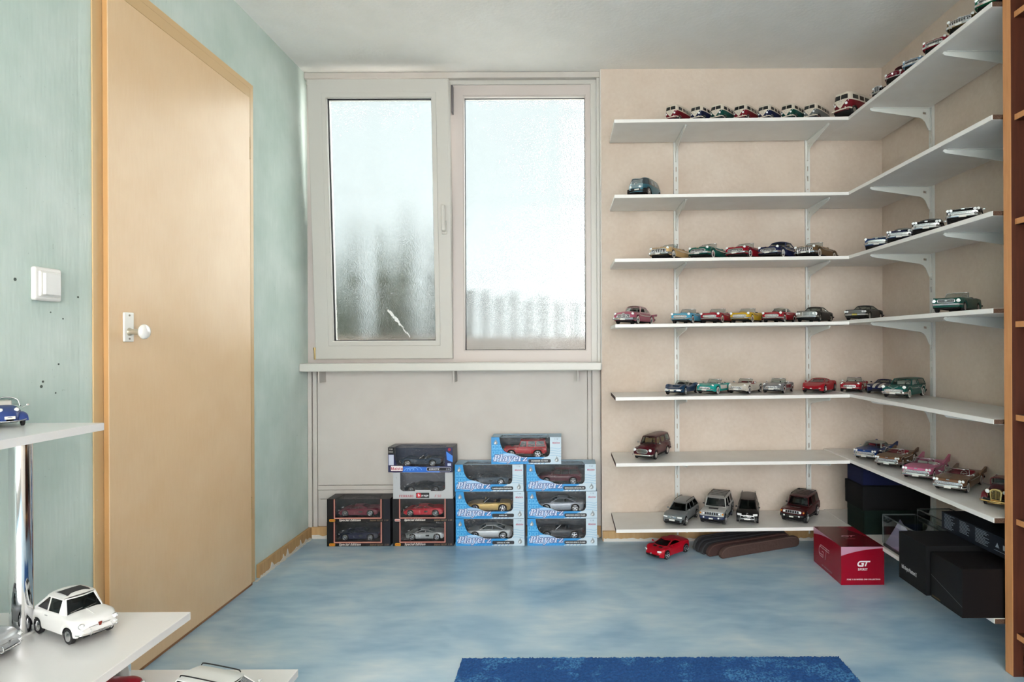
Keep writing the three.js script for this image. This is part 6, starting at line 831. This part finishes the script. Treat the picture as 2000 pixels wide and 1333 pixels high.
car(finO, 'bronze open car with tail fins beside the vintage maroon one', [1.466, 0.4646, -2.345], 46, { body: C.bronze, seat: seats.red, trim: seats.red, top: seats.red }, 0.95, G10);
car(vintage(), 'maroon vintage car with golden radiator beside the bookcase', [1.468, 0.4646, -2.115], 45, { body: paint('#5a0f1c'), roof: paint('#5a0f1c'), gold: mGold }, 0.92);
car(ro, 'silver open sports car peeking out of the bookcase', [1.478, 0.7856, -1.822], 90, { body: C.silver, cove: C.silver }, 0.98);
// display stand
car(carOf('cinque'), 'small rounded white car with black sunroof on the display stand', [-1.057, 0.3896, -1.352], -64, { body: paint('#e4e3e0'), glass: mTint, badge: std('#7a2c20', 0.4), top: std('#2c2b2d', 0.8) }, 1.176);
car(carOf('cinque'), 'small silver car on the stand, nose beside the chrome post', [-1.184, 0.3896, -1.238], -88, { body: C.silver, top: seats.black, badge: mChrome }, 1.1);
car(bubble(), 'blue bubble car with clear canopy on the upper stand board', [-1.254, 0.8266, -1.405], -50, { body: paint('#2c417e'), seat: seats.white }, 0.95);
car(carOf('estate'), 'silver estate car with black roof rails on the lowest stand board', [-0.69, 0.2566, -1.275], -72, { body: paint('#d4d5d2'), glass: mTint }, 0.9);
car(ro, 'red open car with white seats under the stand board', [-0.99, 0.2566, -1.315], -75, { body: paint('#9c1a2a'), cove: C.white, seat: seats.white, trim: seats.white }, 0.9);
// ------------------------------------------------------------------ cartons in the corner
{
  const solid = (label, x0, x1, y0, y1, z0, z1, mats, lip) => {
    const t = thing('carton', label, 'box', [(x0 + x1) / 2, y0, (z0 + z1) / 2], 0, 'cartons in the shelf corner'), w = x1 - x0, h = y1 - y0, d = z1 - z0;
    const b = obj('carton_body', at(new THREE.BoxGeometry(w, h, d), 0, h / 2, 0), mats, t);
    if (lip) obj('lid', [span(-w / 2 - 0.001, w / 2 + 0.001, h - lip, h + 0.001, -d / 2 - 0.001, d / 2 + 0.001, 0.001, 1)], [].concat(mats)[0], t);
    return t;
  };
  const face = (w, h, draw, r = 0.3) => phys('#ffffff', r, { map: canvas(w, h, draw), specularIntensity: 0.5 });
  // printed design: deep red with a pale lilac field above a curved outline
  const field = (c, w, h, y0, x1, y1) => { c.fillStyle = '#8e0d24'; c.fillRect(0, 0, w, h); c.fillStyle = '#b98aa0'; c.beginPath(); c.moveTo(0, 0); c.lineTo(w * x1, 0); c.lineTo(w * x1, h * y1); c.quadraticCurveTo(w * x1 * 0.45, h * (y1 + 0.02), 0, h * y0); c.fill(); };
  const gt = (c, x, y, s, col, line) => { c.save(); c.translate(x, y); c.transform(s, 0, -0.22 * s, s, 0, 0); c.lineWidth = 0.22; c.lineCap = 'butt'; if (line) { c.lineWidth = 0.05; } c.strokeStyle = col; const path = (o) => { c.beginPath(); c.moveTo(0.35, -0.32 + o); c.lineTo(-0.35, -0.32 + o); c.bezierCurveTo(-0.85, -0.32, -0.85, 0.4, -0.35, 0.4 - o); c.lineTo(0.1, 0.4 - o); c.lineTo(0.1, 0.05); c.lineTo(-0.2, 0.05); c.stroke(); c.beginPath(); c.moveTo(0.3, -0.32 + o); c.lineTo(1.15, -0.32 + o); c.moveTo(0.62, -0.3); c.lineTo(0.5, 0.45); c.stroke(); }; path(0); if (line) path(0.14); c.restore(); };
  const gf = face(512, 454, (c, w, h) => { field(c, w, h, 0.24, 1, 0.04); gt(c, w * 0.5, h * 0.44, 74, '#f2ecee'); text(c, 'SPIRIT', w * 0.5, h * 0.595, 'bold 38px sans-serif', '#e8dfe2', { align: 'center' }); text(c, 'FINE 1:18 MODEL CAR COLLECTION', w * 0.52, h * 0.86, 'bold 24px sans-serif', '#f0dde1', { align: 'center', max: w * 0.78 }); }, 0.22);
  const gs = face(640, 288, (c, w, h) => { field(c, w, h, 0.2, 0.8, 0); gt(c, w * 0.36, h * 0.5, 125, '#dba0aa', true); text(c, 'FINE 1:18 MODEL CAR COLLECTION', w * 0.5, h * 0.9, '15px sans-serif', '#c9a0a8', { align: 'center', max: w * 0.5 }); }, 0.22);
  const gtop = face(512, 1000, (c, w, h) => { c.fillStyle = '#5c0d1a'; c.fillRect(0, 0, w, h); c.fillStyle = '#8c1428'; c.beginPath(); c.moveTo(w * 0.55, 0); c.lineTo(w, 0); c.lineTo(w, h * 0.6); c.quadraticCurveTo(w * 0.8, h * 0.2, w * 0.55, 0); c.fill(); gt(c, w * 0.5, h * 0.5, 90, '#a9848c'); text(c, 'SPIRIT', w * 0.5, h * 0.62, 'bold 40px sans-serif', '#a9848c', { align: 'center' }); }, 0.16), plain = phys('#5c0d1a', 0.3);
  solid('glossy red carton with white lettering standing on the floor', 1.135, 1.313, 0.0005, 0.158, -2.888, -2.6, [plain, gs, gtop, plain, gf, plain]);
  const blk = phys('#0c0d0f', 0.8, { specularIntensity: 0.4 }), grn = phys('#071a15', 0.7, { specularIntensity: 0.4 }), nvy = phys('#0e1638', 0.7, { specularIntensity: 0.4 }), pitch = phys('#0a0a0c', 0.6, { specularIntensity: 0.4 });
  solid('dark green carton at the bottom of the corner stack', 1.312, 1.6, 0.1565, 0.262, -2.935, -2.768, grn, 0.03);
  solid('plain black carton in the middle of the corner stack', 1.304, 1.6, 0.2635, 0.367, -2.94, -2.765, blk, 0.04);
  solid('navy blue carton on top of the corner stack', 1.315, 1.58, 0.3685, 0.438, -2.94, -2.79, nvy);
  const rp = face(640, 380, (c, w, h) => { c.fillStyle = '#0c0d0f'; c.fillRect(0, 0, w, h); text(c, 'Rolls Royce Phantom II', w * 0.38, h * 0.72, 'bold 42px sans-serif', '#d6d6d6', { align: 'center', max: w * 0.56 }); }, 0.8);
  solid('large black carton with small white name, overhanging the lowest side shelf', 1.2, 1.56, 0.1565, 0.322, -2.27, -2.1, [blk, rp, pitch, blk, blk, blk]);
  const br = phys('#0c0809', 0.5, { specularIntensity: 0.5 }), brs = face(640, 560, (c, w, h) => { c.fillStyle = '#0c0809'; c.fillRect(0, 0, w, h); c.strokeStyle = '#8d8a8a'; c.lineWidth = 4; c.beginPath(); c.moveTo(0, h * 0.5); c.lineTo(w, h * 0.78); c.stroke(); text(c, 'Limited Edition', 20, h * 0.95, '24px serif', '#a98c50'); }, 0.5), brf = face(512, 400, (c, w, h) => { c.fillStyle = '#0b0708'; c.fillRect(0, 0, w, h); c.fillStyle = '#55504e'; for (const [x, y] of [[0.45, 0.36], [0.47, 0.56]]) { c.beginPath(); c.ellipse(w * x, h * y, 22, 8, 0.2, 0, 7); c.fill(); } }, 0.5);
  solid('glossy brown-black carton pressed against the bookcase', 1.212, 1.56, 0.1565, 0.306, -2.092, -1.928, [br, brs, br, br, brf, br]);
  const inst = face(900, 170, (c, w, h) => { c.fillStyle = '#0b1522'; c.fillRect(0, 0, w, h); c.fillStyle = '#93a0ac'; const r = rng(3); for (const [x, n, l] of [[40, 11, 170], [260, 9, 150], [470, 10, 180]]) for (let i = 0; i < n; i++) c.fillRect(x, 14 + i * 13, l * (0.55 + 0.45 * r()), 4); c.beginPath(); c.moveTo(740, 60); c.lineTo(764, 104); c.lineTo(716, 104); c.fill(); c.fillRect(804, 62, 34, 42); c.fillRect(700, 128, 160, 4); }, 0.6), nb = phys('#0a111c', 0.6, { specularIntensity: 0.4 });
  const f = solid('flat navy carton with small printed lines, lying on two black cartons', 1.372, 1.575, 0.3225, 0.385, -2.3, -1.94, [nb, inst, nb, nb, nb, nb]); f.rotation.x = 0.0;
  // clear display cases
  const clear = phys('#eef2f2', 0.02, { transmission: 1 }), wall = (x0, x1, y0, y1, z0, z1) => span(x0, x1, y0, y1, z0, z1);
  const kase = (label, x0, x1, h, z0, z1) => {
    const t = thing('display_case', label, 'display case', [0, 0.1565, 0], 0, 'clear display cases'), e = 0.002;
    obj('base', span(x0, x1, 0, 0.012, z0, z1, 0.003, 1), std('#26262a', 0.4), t);
    for (const g of [wall(x0, x0 + e, 0.012, h, z0, z1), wall(x1 - e, x1, 0.012, h, z0, z1), wall(x0, x1, 0.012, h, z0, z0 + e), wall(x0, x1, 0.012, h, z1 - e, z1), wall(x0, x1, h, h + e, z0, z1)]) obj('clear_panel', g, clear, t);
    const r = 0.0016; obj('case_edges', [[x0, z0, x1, z0], [x0, z1, x1, z1], [x0, z0, x0, z1], [x1, z0, x1, z1]].map(([a, b, c, d]) => span(Math.min(a, c) - r, Math.max(a, c) + r, h - r, h + 2 * r, Math.min(b, d) - r, Math.max(b, d) + r)).concat([[x0, z0], [x1, z0], [x0, z1], [x1, z1]].map(([a, b]) => span(a - r, a + r, 0.012, h, b - r, b + r))), phys('#9aa3a4', 0.08, { transmission: 0.7 }), t);
  };
  kase('clear acrylic display case holding a lilac card beside the black carton', 1.318, 1.452, 0.128, -2.62, -2.3);
  kase('clear acrylic display case against the side wall behind the lilac card one', 1.462, 1.596, 0.15, -2.62, -2.3);
  const card_ = thing('folded_card', 'lilac folded card standing like a pyramid inside the clear case', 'card', [1.361, 0.1691, -2.535]);
  const pg = new THREE.BufferGeometry(); pg.setAttribute('position', new THREE.Float32BufferAttribute([-0.038, 0, 0.065, 0.038, 0, 0.065, 0, 0.112, -0.03, -0.038, 0, -0.075, 0.038, 0, -0.075, 0, 0.112, -0.03, -0.038, 0, 0.065, -0.038, 0, -0.075, 0, 0.112, -0.03, 0.038, 0, 0.065, 0.038, 0, -0.075, 0, 0.112, -0.03], 3)); pg.setAttribute('uv', new THREE.Float32BufferAttribute(new Float32Array(24), 2)); pg.setIndex([0, 1, 2, 4, 3, 5, 7, 6, 8, 9, 10, 11]); const pf = pg.toNonIndexed(); pf.computeVertexNormals(); obj('card', pf, std('#b3a5c4', 0.7), card_);
}
// ------------------------------------------------------------------ long padded strips on the floor below the lowest shelf
{
  const felt = (c) => std(c, 0.95, { bumpMap: plasterBump, bumpScale: 0.003 });
  const D = [['dark grey padded strip lying against the baseboard', '#4a4b4d', '#2c2d30'], ['black padded strip second from the baseboard', '#27282c', '#3d3e43'], ['charcoal padded strip in the middle of the bundle', '#2b2b2e', '#454549'], ['dark brown padded strip second from the floor side', '#46302d', '#6a4c46'], ['brown padded strip lying outermost in the bundle', '#4e3a35', '#735a52']];
  D.forEach(([label, c, p], i) => {
    const t = thing('padded_strip', label, 'padded strip', [0.615 + [0, 0.008, 0.022, 0.045, 0.098][i], 0.0005, -3.045 + i * 0.029], 0.4, 'long padded strips on the floor'), w = 0.55 - i * 0.022, h = 0.058 - 0.003 * i;
    const sh = new THREE.Shape(); sh.moveTo(0.014, 0); sh.lineTo(w - 0.02, 0); sh.quadraticCurveTo(w, 0, w, 0.02); sh.quadraticCurveTo(w, h, w - 0.04, h); sh.lineTo(0.06, h); sh.quadraticCurveTo(0.008, h, 0, 0.014); sh.quadraticCurveTo(0, 0, 0.014, 0);
    obj('padding', at(extr(sh, 0.011, { bevelEnabled: true, bevelSize: 0.004, bevelThickness: 0.004, bevelSegments: 3 }), 0, 0.004, 0), felt(c), t);
    obj('piping', tube([[0.014, 0.003, 0.0155], [0, 0.014, 0.0155], [0.018, h * 0.86, 0.0155], [0.06, h + 0.004, 0.0155], [w * 0.5, h + 0.0045, 0.0155], [w - 0.04, h + 0.004, 0.0155], [w, 0.03, 0.0155]], 0.0026, 60, 6), felt(p), t);
  });
}
renderer.render(scene, camera);
